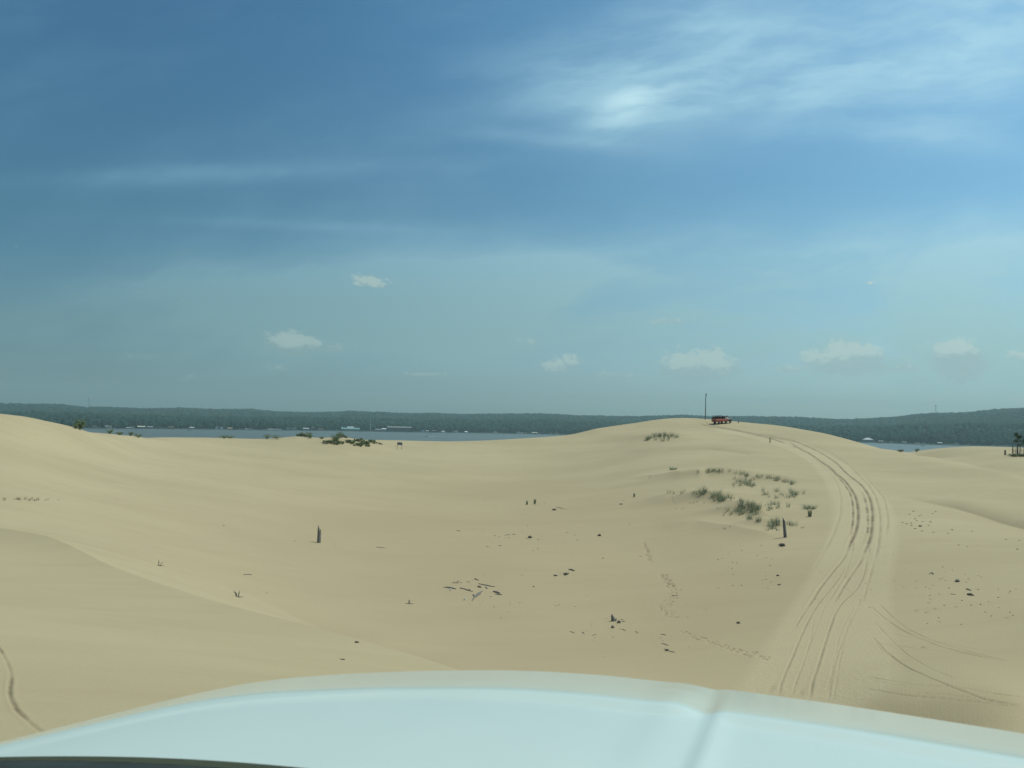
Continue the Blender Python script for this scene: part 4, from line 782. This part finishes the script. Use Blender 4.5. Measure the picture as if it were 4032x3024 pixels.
# small chips: grouped by where they lie
def chips(lst, label, group, s=(.05, .1), mat=M_wooddark):
    for q in lst: chunk(*q, random.uniform(*s), label, name='wood_chip', group=group, shards=1, flat=.4, mat=mat)
chips([Z6(*q) for q in [(1160,875),(1115,862),(1075,848),(1210,832),(1230,787),(1250,779),(1383,746),(1320,875),(1540,917),(1500,948),(1365,941),(1155,855),(1190,815),(1260,840),(1335,843),(1175,743),(1260,928),(1195,907),(1355,765),(1140,772)]], 'small dark wood chip on the sand right of the track bend', 'chips right of the track bend', (.08, .14))
chips([Z6(*q) for q in [(1725,930),(2043,1006),(2165,1016),(1600,1060),(1680,1075),(2150,1098)]], 'small wood chip on the sand slope at the right edge', 'chips on the right slope', (.07, .12))
chips([Z6(*q) for q in [(1160,1315),(1475,1390),(1430,1378),(1475,1305),(1540,1295),(1660,1330),(1690,1375),(1670,1405),(1780,1345),(1810,1355),(1455,1365),(1330,1467),(1210,1460),(1290,1450),(1330,1527),(1785,1475),(2135,1468),(2080,1490),(1970,1548),(2070,1505),(1805,1612),(1875,1585),(1468,1622),(1630,1575),(1970,1470),(1720,1620),(898,1228),(995,1142),(1510,1460),(1605,1395),(1450,1265)]], 'small wood chip scattered round the spiky root right of the track', 'chips round the spiky root', (.035, .065))
chips([Z7(*q) for q in [(1565,355),(1655,385),(1580,425),(1930,300),(1960,350),(2045,320),(2120,350),(2000,375),(2140,370),(1800,430),(1690,305)]], 'small wood chip on the right foreground sand above the turning tracks', 'chips above the turning tracks', (.035, .06))
chips([Z4(*q) for q in [(1012,656),(1280,638),(1135,638),(1145,673),(1117,780),(1007,860),(702,662),(545,662),(742,620),(870,552),(848,500),(850,553),(900,340),(1310,238),(1370,136),(905,702),(1840,208),(1873,210),(1865,235),(1830,240),(765,232),(590,312),(960,460),(790,500),(1800,685),(1850,672),(2085,695)]], 'small wood chip scattered around the thick forked log', 'chips round the thick log', (.035, .065))
chips([ZB(*q) for q in [(560,538),(330,688),(65,800),(1147,657),(1180,716),(990,741),(920,787),(1965,920),(1035,335),(1750,226),(15,590),(285,680),(695,708),(495,611),(1105,912),(210,672),(155,664),(1052,622),(1500,944),(660,282),(700,283),(1630,275),(1745,273),(552,695),(1830,525),(25,217),(175,345),(1065,203),(635,845),(690,828)]], 'small wood chip lying in the upper middle of the bowl', 'chips in the upper bowl', (.06, .11))
chips([ZC(*q) for q in [(765,665),(990,661),(665,143),(1720,655),(725,495),(1230,475),(725,520),(745,706),(1612,708),(1525,770),(1930,780),(525,280),(1035,500),(1075,553),(1120,470),(655,585),(865,903),(1900,253),(2155,315),(1205,497),(1920,420),(300,265),(910,427),(950,405),(1580,670)]], 'small wood chip around the pointed stump in the lower bowl', 'chips round the pointed stump', (.025, .05))
chips([(1405,2530),(1350,2598),(1160,2130),(1320,2136),(1322,2151),(462,1966),(1520,2160),(1500,2165),(1560,2190),(1050,2335),(700,2080),(880,2070)], 'small wood chip on the bare sand at the left', 'chips on the left sand', (.05, .09))
chips([(2905+random.uniform(-90, 160), 2205+random.uniform(-60, 120)) for _ in range(26)], 'small wood chip on the sand between the leaning post and the track', 'chips below the leaning post', (.04, .08))

# ------------------------------------------------------------------ red dune tour truck with passengers
pt = hit(2843, 1668); th = R(28)
t = thing('tour_truck', 'red open sided tour truck with roof bars parked on the dune crest', 'truck', pt, th)
def zrel(x): c = pt+Vector((x*math.cos(th), x*math.sin(th), 0)); return float(hgt(np.array(c.x), np.array(c.y)))
pit = -math.atan2(zrel(3.2)-zrel(-3.2), 6.4); t.rotation_euler = (0, pit, th); t.location.z = (zrel(3.2)+zrel(-3.2))/2+.02; t.scale = (.84, .95, 1.0)
Lh = 3.9
bm = bmesh.new(); box(bm, (-.2, 0, .75), (7.4, 1.0, .22)); obj('chassis', bm, M_black, t)
bm = bmesh.new(); prism(bm, [(-1.1, .8), (-1.12, 1.45), (-1.05, 1.55), (1.05, 1.55), (1.12, 1.45), (1.1, .8)], -3.9, -1.0); obj('rear_body', bm, M_red, t)
bm = bmesh.new(); prism(bm, [(-1.08, .78), (-1.1, 1.35), (-1.04, 1.42), (1.04, 1.42), (1.1, 1.35), (1.08, .78)], -.96, 2.1); obj('side_body', bm, M_red, t)
for x0, x1, z in [(-3.7, -1.4, 1.28), (-.8, .4, 1.2), (.7, 1.9, 1.15)]:
    for s in (-1, 1):
        bm = bmesh.new(); n = 10
        for k in range(n):
            xa, xb = x0+(x1-x0)*k/n, x0+(x1-x0)*(k+1)/n; f = lambda q: z+.14*math.sin((q-x0)/(x1-x0)*math.pi); 
            vs = [bm.verts.new(v) for v in [(xa, s*1.135, f(xa)-.06), (xb, s*1.135, f(xb)-.06), (xb, s*1.135, f(xb)+.06), (xa, s*1.135, f(xa)+.06)]]; bm.faces.new(vs)
        bmesh.ops.solidify(bm, geom=bm.faces[:], thickness=.02); obj('stripe', bm, M_redpale, t)
bm = bmesh.new(); prism(bm, [(-.95, .6), (-1.0, 1.2), (-.8, 1.36), (.8, 1.36), (1.0, 1.2), (.95, .6)], 2.14, 3.9); obj('bonnet', bm, M_black, t)
bm = bmesh.new(); vs = [bm.verts.new(v) for v in [(2.62, -.92, 1.38), (2.62, .92, 1.38), (2.15, .85, 2.05), (2.15, -.85, 2.05)]]; bm.faces.new(vs); bmesh.ops.solidify(bm, geom=bm.faces[:], thickness=.04); obj('windshield', bm, newmat('glare_glass', (.7, .74, .75), .15, var=.03), t)  # white glare painted into the pane as a pale base colour
for s in (-1, 1): bm = bmesh.new(); box(bm, (3.92, s*.7, 1.05), (.06, .3, .2), bevel=.02); obj('headlight', bm, M_white, t)
bm = bmesh.new(); box(bm, (3.95, 0, .68), (.14, 1.9, .2), bevel=.03); obj('bumper', bm, M_grey, t)
bm = bmesh.new()
for s in (-1, 1):
    tube(bm, [(-3.0, s*1.0, 2.5), (-1.0, s*1.0, 2.45), (.8, s*.98, 2.3), (2.15, s*.86, 2.05)], .06, 6)
    for x, z in [(-3.0, 2.5), (-1.9, 2.48), (-.9, 2.44), (.3, 2.35), (1.2, 2.25)]: tube(bm, [(x, s*1.02, 1.4), (x, s*1.0, z)], .05, 6)
for x, z in [(-3.0, 2.5), (-1.9, 2.48), (-.9, 2.44), (.3, 2.35), (1.2, 2.25), (2.12, 2.05)]: tube(bm, [(x, -1, z), (x, 1, z)], .05, 6)
obj('roll_bars', bm, M_black, t)
bm = bmesh.new(); box(bm, (-1.9, 0, 2.56), (2.1, 1.9, .06)); obj('roof', bm, M_black, t)
for x, z in [(-3.5, 1.6), (-2.4, 1.6), (-1.5, 1.6), (-.2, 1.45), (1.0, 1.4)]:
    bm = bmesh.new(); box(bm, (x, 0, z+.08), (.5, 1.9, .14), bevel=.03); box(bm, (x-.26, 0, z+.38), (.12, 1.9, .6), bevel=.03); obj('bench', bm, M_seat, t)
for x in (-2.5, .9, 3.05):
    for s in (-1, 1): w_ = obj('wheel', wheelbm(x, s*.95, .46, .46, .34, .2), M_tyre, t); obj('rim', wheelbm(x, s*1.0, .46, .21, .2), M_grey, w_)
for s in (-1, 1): bm = bmesh.new(); box(bm, (2.3, s*1.12, 1.75), (.1, .2, .25), bevel=.02); obj('mirror', bm, M_black, t)
def person(x, y, z, label, mt, look=0):
    me = bpy.data.meshes.new('person'); vv = [(0, 0, .0), (0, 0, .28), (0, 0, .5), (0, 0, .6), (0, 0, .72), (.42, .11, .03), (.45, .12, -.38), (.42, -.11, .03), (.45, -.12, -.38), (0, .2, .48), (.08, .24, .22), (.3, .18, .14), (0, -.2, .48), (.08, -.24, .22), (.3, -.18, .14), (.58, .12, -.4), (.58, -.12, -.4)]
    ee = [(0, 1), (1, 2), (2, 3), (3, 4), (0, 5), (5, 6), (0, 7), (7, 8), (2, 9), (9, 10), (10, 11), (2, 12), (12, 13), (13, 14), (6, 15), (8, 16)]
    me.from_pydata(vv, ee, []); o = bpy.data.objects.new('person', me); C.objects.link(o); sk = o.modifiers.new('skin', 'SKIN'); o.modifiers.new('sub', 'SUBSURF').levels = 1
    rr = [.15, .15, .14, .06, .11, .08, .055, .08, .055, .07, .05, .035, .07, .05, .035, .04, .04]
    for v, q in zip(me.skin_vertices[0].data, rr): v.radius = (q, q)
    me.skin_vertices[0].data[0].use_root = True; me.materials.append(mt)
    M = Matrix.LocRotScale(t.location, Euler(t.rotation_euler), t.scale); o.location = M @ Vector((x, y, z)); o.scale = (.86, .86, .86); o.rotation_euler = (0, pit, th); tag(o, label, 'person')
    bm = bmesh.new(); bmesh.ops.create_icosphere(bm, subdivisions=2, radius=.125, matrix=Matrix.Translation((-.02, 0, .77))); obj('hair', bm, M_hair, o, True)
    bm = bmesh.new(); bmesh.ops.create_icosphere(bm, subdivisions=2, radius=.105, matrix=Matrix.Translation((.035, 0, .72)) @ Matrix.Diagonal((1, .85, 1.15, 1))); bmesh.ops.create_icosphere(bm, subdivisions=1, radius=.02, matrix=Matrix.Translation((.145, 0, .72))); obj('face', bm, M_skin, o, True)
person(-3.42, -.5, 1.8, 'passenger in dark top on the open rear bench of the red truck', M_cloth)
person(-2.3, -.55, 1.8, 'passenger in light top under the front of the raised roof', M_cloth2); person(-1.4, .4, 1.8, 'passenger in dark top on the third bench of the red truck', M_cloth)
person(-.1, -.5, 1.72, 'passenger in dark top sitting tall behind the cab of the red truck', M_cloth); person(1.1, .45, 1.55, 'driver in light top at the wheel of the red truck', M_cloth2)

# ------------------------------------------------------------------ own vehicle: white hood seen through the windscreen
YAW = R(22)
def car2w(f, r, drop): return Vector((f*math.sin(YAW)+r*math.cos(YAW), f*math.cos(YAW)-r*math.sin(YAW), CAMZ-drop))
t = thing('vehicle', 'white bonnet of the vehicle the photograph is taken from', 'car', (0, 0, CAMZ-2.0), -YAW)
nu, nv = 200, 160; Vh = []
def front(r):     # forward reach of the hood along its width
    q = np.array([-1.76, -1.713, -1.685, -1.657, -1.601, -1.54, -1.471, -1.37, -1.255, -1.1, -.932, -.75, -.575, -.305, .038, .458, .8, 1.1]); f = np.array([1.03, 1.132, 1.2, 1.296, 1.456, 1.62, 1.755, 1.86, 1.941, 2.04, 2.12, 2.185, 2.227, 2.256, 2.27, 2.266, 2.21, 2.08]); return float(np.interp(r, q, f))
rs_ = np.linspace(-1.74, 1.1, nu); fr = np.array([front(r) for r in rs_])
for _ in range(14): fr[1:-1] = (fr[:-2]+2*fr[1:-1]+fr[2:])/4
CEN = -.62
for i, r in enumerate(rs_):
    rear = min(1.373-.227*((r-CEN)/.95)**2, fr[i]-.09)
    for j in range(nv):
        v = j/(nv-1); f = rear+(fr[i]-rear)*v if fr[i] > rear+.02 else rear-.02+.0*v
        dist = max(0, fr[i]-f); drop = .700+.02*v
        # raised centre panel, shoulder step and rolled front edge
        sh = 1/(1+math.exp(-max(-40, min(40, (dist-(.255-.07*max(0, -.9-r)))/.013)))); notch = math.exp(-((r+.27)/.05)**2); drop += .012*sh*(1-notch)*(.35+.65*min(1, dist/.4+.3))
        
        e = max(0, (.04-dist)/.04); drop += .030*e*e
        c1 = math.exp(-((r+.27)/(.045 if r < -.27 else .018))**2); side = 1/(1+math.exp(-(r-(-.36+.04*(1-v)))/.03))
        drop += .012*c1*(.3+.7*min(1, dist/.18))-.005*min(1, dist/.1)*math.exp(-((r+.36)/.05)**2)*(.3+.7*v)-.010*(1-((r-CEN)/1.2)**2)
        c2 = 1/(1+math.exp((r+.93)/.05)); drop += .004*c2
        g_ = max(0, (.235-dist)/.235); g_ = g_**1.25*(.5+.5*min(1, max(0, (r+1.75)/.5)))*.15      # long nose sloping down to the front edge
        Vh.append((r*(1+g_), f*(1+g_), 2.0-drop*(1+g_)))
ff = [(i*nv+j, i*nv+j+1, (i+1)*nv+j+1, (i+1)*nv+j) for i in range(nu-1) for j in range(nv-1)]
base = len(Vh)        # skirt that folds down behind the front edge
for i in range(nu): x, y, z = Vh[i*nv+nv-1]; Vh.append((x, y+.012, z-.05)); Vh.append((x, y-.03, z-.5))
for i in range(nu-1):
    a_, b_ = i*nv+nv-1, (i+1)*nv+nv-1; c_, d_ = base+2*i, base+2*i+2; ff += [(a_, c_, d_, b_), (c_, c_+1, d_+1, d_)]
mh = newmat('white_car_paint', (.53, .61, .565), .5, var=.03, scale=1.6, coat=1.0)
mh.node_tree.nodes['Principled BSDF'].inputs['Coat Roughness'].default_value = .12; mh.node_tree.nodes['Principled BSDF'].inputs['Coat IOR'].default_value = 1.42
hd = mesh_np('bonnet', Vh, [q[::-1] for q in ff], mh, True, t)
bm = bmesh.new(); prev = None
for i in range(60):
    r = -1.74+2.5*i/59; rear = min(1.373-.227*((r-CEN)/.95)**2, float(np.interp(r, rs_, fr))-.09)
    cur = [bm.verts.new((r, rear-d, 2.0-z)) for d, z in [(-.002, .726), (.006, .718), (.03, .720), (.05, .744), (.35, .82)]]
    if prev:
        for k in range(4): bm.faces.new((prev[k], prev[k+1], cur[k+1], cur[k]))
    prev = cur
obj('cowl', bm, newmat('cowl_plastic', (.028, .038, .038), .6, var=.2, scale=12), t, True)
bm = bmesh.new(); box(bm, (-.62, -.5, .85), (2.2, 2.7, .55), bevel=.12); obj('body', bm, mh, t, True)
for x in (-1.5, .26): w_ = obj('wheel', wheelbm(0, 0, 0, .4, .26, .2), M_tyre, t); w_.location = (x, 1.1, .32); w_.rotation_euler = (0, 0, math.pi/2)

# ------------------------------------------------------------------ air
bm = bmesh.new(); box(bm, (0, 2000, 190), (15000, 15000, 420)); mz = bpy.data.materials.new('haze'); mz.use_nodes = True; nt = mz.node_tree; N = nt.nodes; N.remove(N['Principled BSDF'])
pv = N.new('ShaderNodeVolumePrincipled'); pv.inputs['Color'].default_value = (.62, .86, .87, 1); pv.inputs['Density'].default_value = .00013; pv.inputs['Anisotropy'].default_value = .1
nt.links.new(pv.outputs[0], N['Material Output'].inputs['Volume'])
hz = obj('haze', bm, mz); hz['kind'] = 'stuff'

# ------------------------------------------------------------------ sun, sky, camera
SUN_AZ, SUN_EL = R(80), R(61)
ld = bpy.data.lights.new('sun', 'SUN'); ld.energy = 3.3; ld.angle = R(.5); ld.color = (1, .99, .80); lo = bpy.data.objects.new('sun', ld); C.objects.link(lo)
sd = Vector((math.sin(SUN_AZ)*math.cos(SUN_EL), math.cos(SUN_AZ)*math.cos(SUN_EL), math.sin(SUN_EL))); lo.rotation_euler = sd.to_track_quat('Z', 'Y').to_euler()
Wd = bpy.data.worlds.new('World'); S.world = Wd; Wd.use_nodes = True; nt = Wd.node_tree; N = nt.nodes; L = nt.links; bg = N['Background']
sk = N.new('ShaderNodeTexSky'); sk.sky_type = 'NISHITA'; sk.sun_disc = False; sk.sun_elevation = SUN_EL; sk.sun_rotation = SUN_AZ; sk.air_density = 1.0; sk.dust_density = 1.2; sk.ozone_density = 1.5
tc = N.new('ShaderNodeTexCoord'); sp = N.new('ShaderNodeSeparateXYZ'); L.new(tc.outputs['Generated'], sp.inputs[0])
x_, y_, z_ = sp.outputs; zc_ = math_('MAXIMUM', z_, .0)
hx = math_('DIVIDE', x_, math_('MAXIMUM', y_, .05)); el = math_('DIVIDE', z_, math_('MAXIMUM', y_, .05))     # tangent of bearing and elevation
bear = rng_(hx, -.75, .75, 0, 1)
TOPL, TOPR, MIDL, MIDR, LOWL, LOWR = (.38, .88, 1.04), (.95, 1.68, 1.82), (.39, .78, .86), (1.06, 1.66, 1.66), (.39, .56, .66), (1.42, 1.80, 1.98)
tint = mixc(rng_(el, .04, .26, 0, 1), mixc(bear, LOWL, LOWR), mixc(bear, MIDL, MIDR)); tint = mixc(rng_(el, .22, .56, 0, 1), tint, mixc(bear, TOPL, TOPR))
colr = mixc(1.0, sk.outputs[0], tint, 'MULTIPLY')
HIL, HIR, LOL, LOR, CBL, CBR, CTL, CTR = (2.1, 4.7, 6.9), (5.9, 9.7, 11.6), (2.4, 4.4, 4.8), (5.2, 8.4, 8.4), (2.8, 4.6, 4.8), (5.4, 7.5, 7.7), (5.6, 7.2, 6.9), (8.4, 10.6, 9.9)
# high cirrus: wind-drawn fibres
dk = N.new('ShaderNodeCombineXYZ'); L.new(hx, dk.inputs[0]); L.new(el, dk.inputs[1]); dv = dk.outputs[0]
def gau(px, py, sx, sy, rot=0):
    a_, s_ = ray(px, py); tx = math.tan(a_); te = s_/math.cos(a_)
    u = math_('SUBTRACT', hx, tx); v = math_('SUBTRACT', el, te); c, s = math.cos(rot), math.sin(rot)
    p_ = math_('ADD', math_('MULTIPLY', u, c/sx), math_('MULTIPLY', v, s/sx)); q_ = math_('ADD', math_('MULTIPLY', u, -s/sy), math_('MULTIPLY', v, c/sy))
    return math_('POWER', 2.718, math_('MULTIPLY', math_('ADD', math_('MULTIPLY', p_, p_), math_('MULTIPLY', q_, q_)), -1.0))
def fibre(scale, rot, sx, warp, seed, detail=9, rough=.6):
    mp = N.new('ShaderNodeMapping'); mp.inputs['Rotation'].default_value = (0, 0, -rot); mp.inputs['Location'].default_value = (seed, seed*.7, 0); L.new(dv, mp.inputs['Vector'])
    wn = N.new('ShaderNodeTexNoise'); wn.inputs['Scale'].default_value = scale*.35; wn.inputs['Detail'].default_value = 3; L.new(mp.outputs[0], wn.inputs['Vector'])
    v1 = N.new('ShaderNodeVectorMath'); v1.operation = 'MULTIPLY_ADD'; L.new(wn.outputs['Color'], v1.inputs[0]); v1.inputs[1].default_value = (warp*.4, warp, 0); L.new(mp.outputs[0], v1.inputs[2])
    m2 = N.new('ShaderNodeVectorMath'); m2.operation = 'MULTIPLY'; L.new(v1.outputs[0], m2.inputs[0]); m2.inputs[1].default_value = (1/sx, 1, 1)
    t = N.new('ShaderNodeTexNoise'); t.inputs['Scale'].default_value = scale; t.inputs['Detail'].default_value = detail; t.inputs['Roughness'].default_value = rough; L.new(m2.outputs[0], t.inputs['Vector']); return t.outputs['Fac']
wisp = fibre(11, .30, 3.2, .10, 3.1); wisp2 = fibre(26, .12, 5, .05, 7.7); broad = fibre(3.2, .25, 2.2, .2, 1.3, 6)
def total(l):
    o = None
    for am, *q in l: g_ = math_('MULTIPLY', gau(*q), am); o = g_ if o is None else math_('ADD', o, g_)
    return o
hi = total([(.85, 2440, 410, .05, .034, .45), (.35, 2600, 330, .13, .07, .3), (.5, 2640, 370, .13, .045, .12), (.42, 3150, 230, .26, .085, .15), (.3, 3500, 330, .25, .08, .1), (.5, 3950, 80, .20, .10, .4), (.35, 2180, 310, .08, .04, .2), (.35, 2150, 545, .12, .010, -.06), (.28, 3700, 545, .2, .02, -.1), (.3, 2800, 60, .25, .05, .25)])
lo_ = total([(.55, 2350, 1090, .55, .055, .10), (.5, 1500, 1190, .42, .055, .08), (.62, 3500, 1020, .40, .045, .09), (.6, 3400, 1400, .45, .06, .0), (.3, 2100, 1330, .35, .03, .1), (.25, 650, 690, .26, .014, .06), (.16, 1150, 885, .2, .008, -.02), (.55, 3700, 1290, .40, .07, .03), (.4, 2420, 1290, .12, .010, .25), (.3, 700, 1140, .1, .05, 0), (.3, 2650, 1400, .5, .05, 0)])
lo_ = math_('MULTIPLY', lo_, 1.5)
cir = math_('ADD', math_('MULTIPLY', hi, math_('ADD', .36, math_('ADD', rng_(wisp, .34, .70, 0, .5), rng_(wisp2, .38, .68, 0, .34)))), math_('MULTIPLY', lo_, math_('ADD', .35, math_('ADD', rng_(broad, .36, .64, -.1, .75), rng_(wisp2, .4, .65, 0, .18)))))
cir = math_('ADD', cir, math_('MULTIPLY', rng_(broad, .40, .68, 0, .20), rng_(wisp2, .35, .6, .5, 1)))
cir = math_('MINIMUM', cir, .85)
hic = mixc(bear, HIL, HIR); loc_ = mixc(bear, LOL, LOR)
colr = mixc(cir, colr, mixc(rng_(el, .1, .32, 0, 1), loc_, hic))
core = math_('MULTIPLY', total([(1.0, 2450, 425, .035, .024, .5), (.7, 2560, 370, .05, .02, .3)]), rng_(wisp2, .34, .62, .15, .75)); colr = mixc(core, colr, (7.4, 11.0, 12.2))
# small fair-weather puffs above the horizon
CU = [(1455,1108,.020,.0085,1,1),(1480,1122,.020,.006,.8,.6),(1125,1342,.028,.012,1,1),(1165,1364,.046,.014,.9,.2),(1240,1355,.014,.008,.9,.7),(1290,1372,.034,.0065,.7,.3),(1110,1452,.024,.006,.55,.3),(1010,1475,.02,.004,.4,.2),(2205,1440,.024,.010,.9,.6),(2250,1425,.014,.010,1,.9),
      (2695,1425,.030,.014,1,1),(2805,1418,.022,.016,1,1),(2745,1452,.058,.020,1,.2),(3300,1385,.020,.016,1,1),(3375,1380,.026,.011,1,1),(3240,1415,.030,.012,.9,.6),(3340,1430,.062,.020,.95,.12),(3760,1370,.032,.011,1,1),(3775,1425,.044,.030,.95,.08),(3110,1455,.020,.008,.6,.4),
      (3560,1450,.035,.014,.55,.25),(2640,1265,.032,.006,.6,.35),(3425,1115,.012,.003,.55,.6),(560,1405,.050,.009,.5,.2),(740,1485,.02,.005,.45,.3),(2070,1343,.016,.005,.5,.5),(1680,1475,.040,.004,.55,.5),(2400,1478,.034,.005,.5,.4),(270,1410,.014,.005,.4,.2),(4010,1400,.02,.007,.6,.5),(3650,1490,.06,.010,.4,.15),(2900,1495,.05,.006,.35,.1)]
acc = None; cap = None
for px, py, sx, sy, am, cw in CU:
    g_ = math_('MULTIPLY', gau(px, py, sx, sy), am); acc = g_ if acc is None else math_('MAXIMUM', acc, g_)
    h_ = math_('MULTIPLY', gau(px, py-sy*F*.45, sx*1.25, sy*1.15), cw*1.25); cap = h_ if cap is None else math_('MAXIMUM', cap, h_)
cb = N.new('ShaderNodeCombineXYZ'); L.new(hx, cb.inputs[0]); L.new(math_('MULTIPLY', el, 1.4), cb.inputs[1])
pf = noise(95, 9, cb.outputs[0], .66); pf2 = noise(30, 5, cb.outputs[0], .6)
nz_ = math_('ADD', math_('MULTIPLY', math_('SUBTRACT', pf, .5), 1.9), math_('MULTIPLY', math_('SUBTRACT', pf2, .5), 1.2))
body = math_('MULTIPLY', rng_(math_('ADD', acc, math_('MULTIPLY', nz_, .55)), .20, .75, 0, .75), rng_(acc, .08, .4, 0, 1))
top = rng_(math_('ADD', cap, math_('MULTIPLY', nz_, .8)), .25, .72, 0, 1)
colr = mixc(body, colr, mixc(bear, CBL, CBR)); colr = mixc(math_('MULTIPLY', math_('MULTIPLY', top, rng_(math_('ADD', acc, nz_), .22, .64, 0, 1)), .6), colr, mixc(bear, CTL, CTR))
L.new(colr, bg.inputs['Color']); bg.inputs['Strength'].default_value = .075
cd = bpy.data.cameras.new('camera'); cam = bpy.data.objects.new('camera', cd); C.objects.link(cam); S.camera = cam
cd.sensor_width = 36; cd.lens = F/4032*36; cd.clip_start = .05; cd.clip_end = 40000
cam.matrix_world = Matrix(((ir[0], iu[0], -fw[0], 0), (ir[1], iu[1], -fw[1], 0), (ir[2], iu[2], -fw[2], CAMZ), (0, 0, 0, 1)))
cd.dof.use_dof = True; cd.dof.focus_distance = 120; cd.dof.aperture_fstop = 6.3
S.view_settings.view_transform = 'Standard'; S.view_settings.look = 'None'; S.view_settings.exposure = 0; S.view_settings.gamma = 1
S.cycles.sample_clamp_direct = 8; S.cycles.sample_clamp_indirect = 3; S.cycles.max_bounces = 6; S.cycles.volume_bounces = 0; S.cycles.use_denoising = True
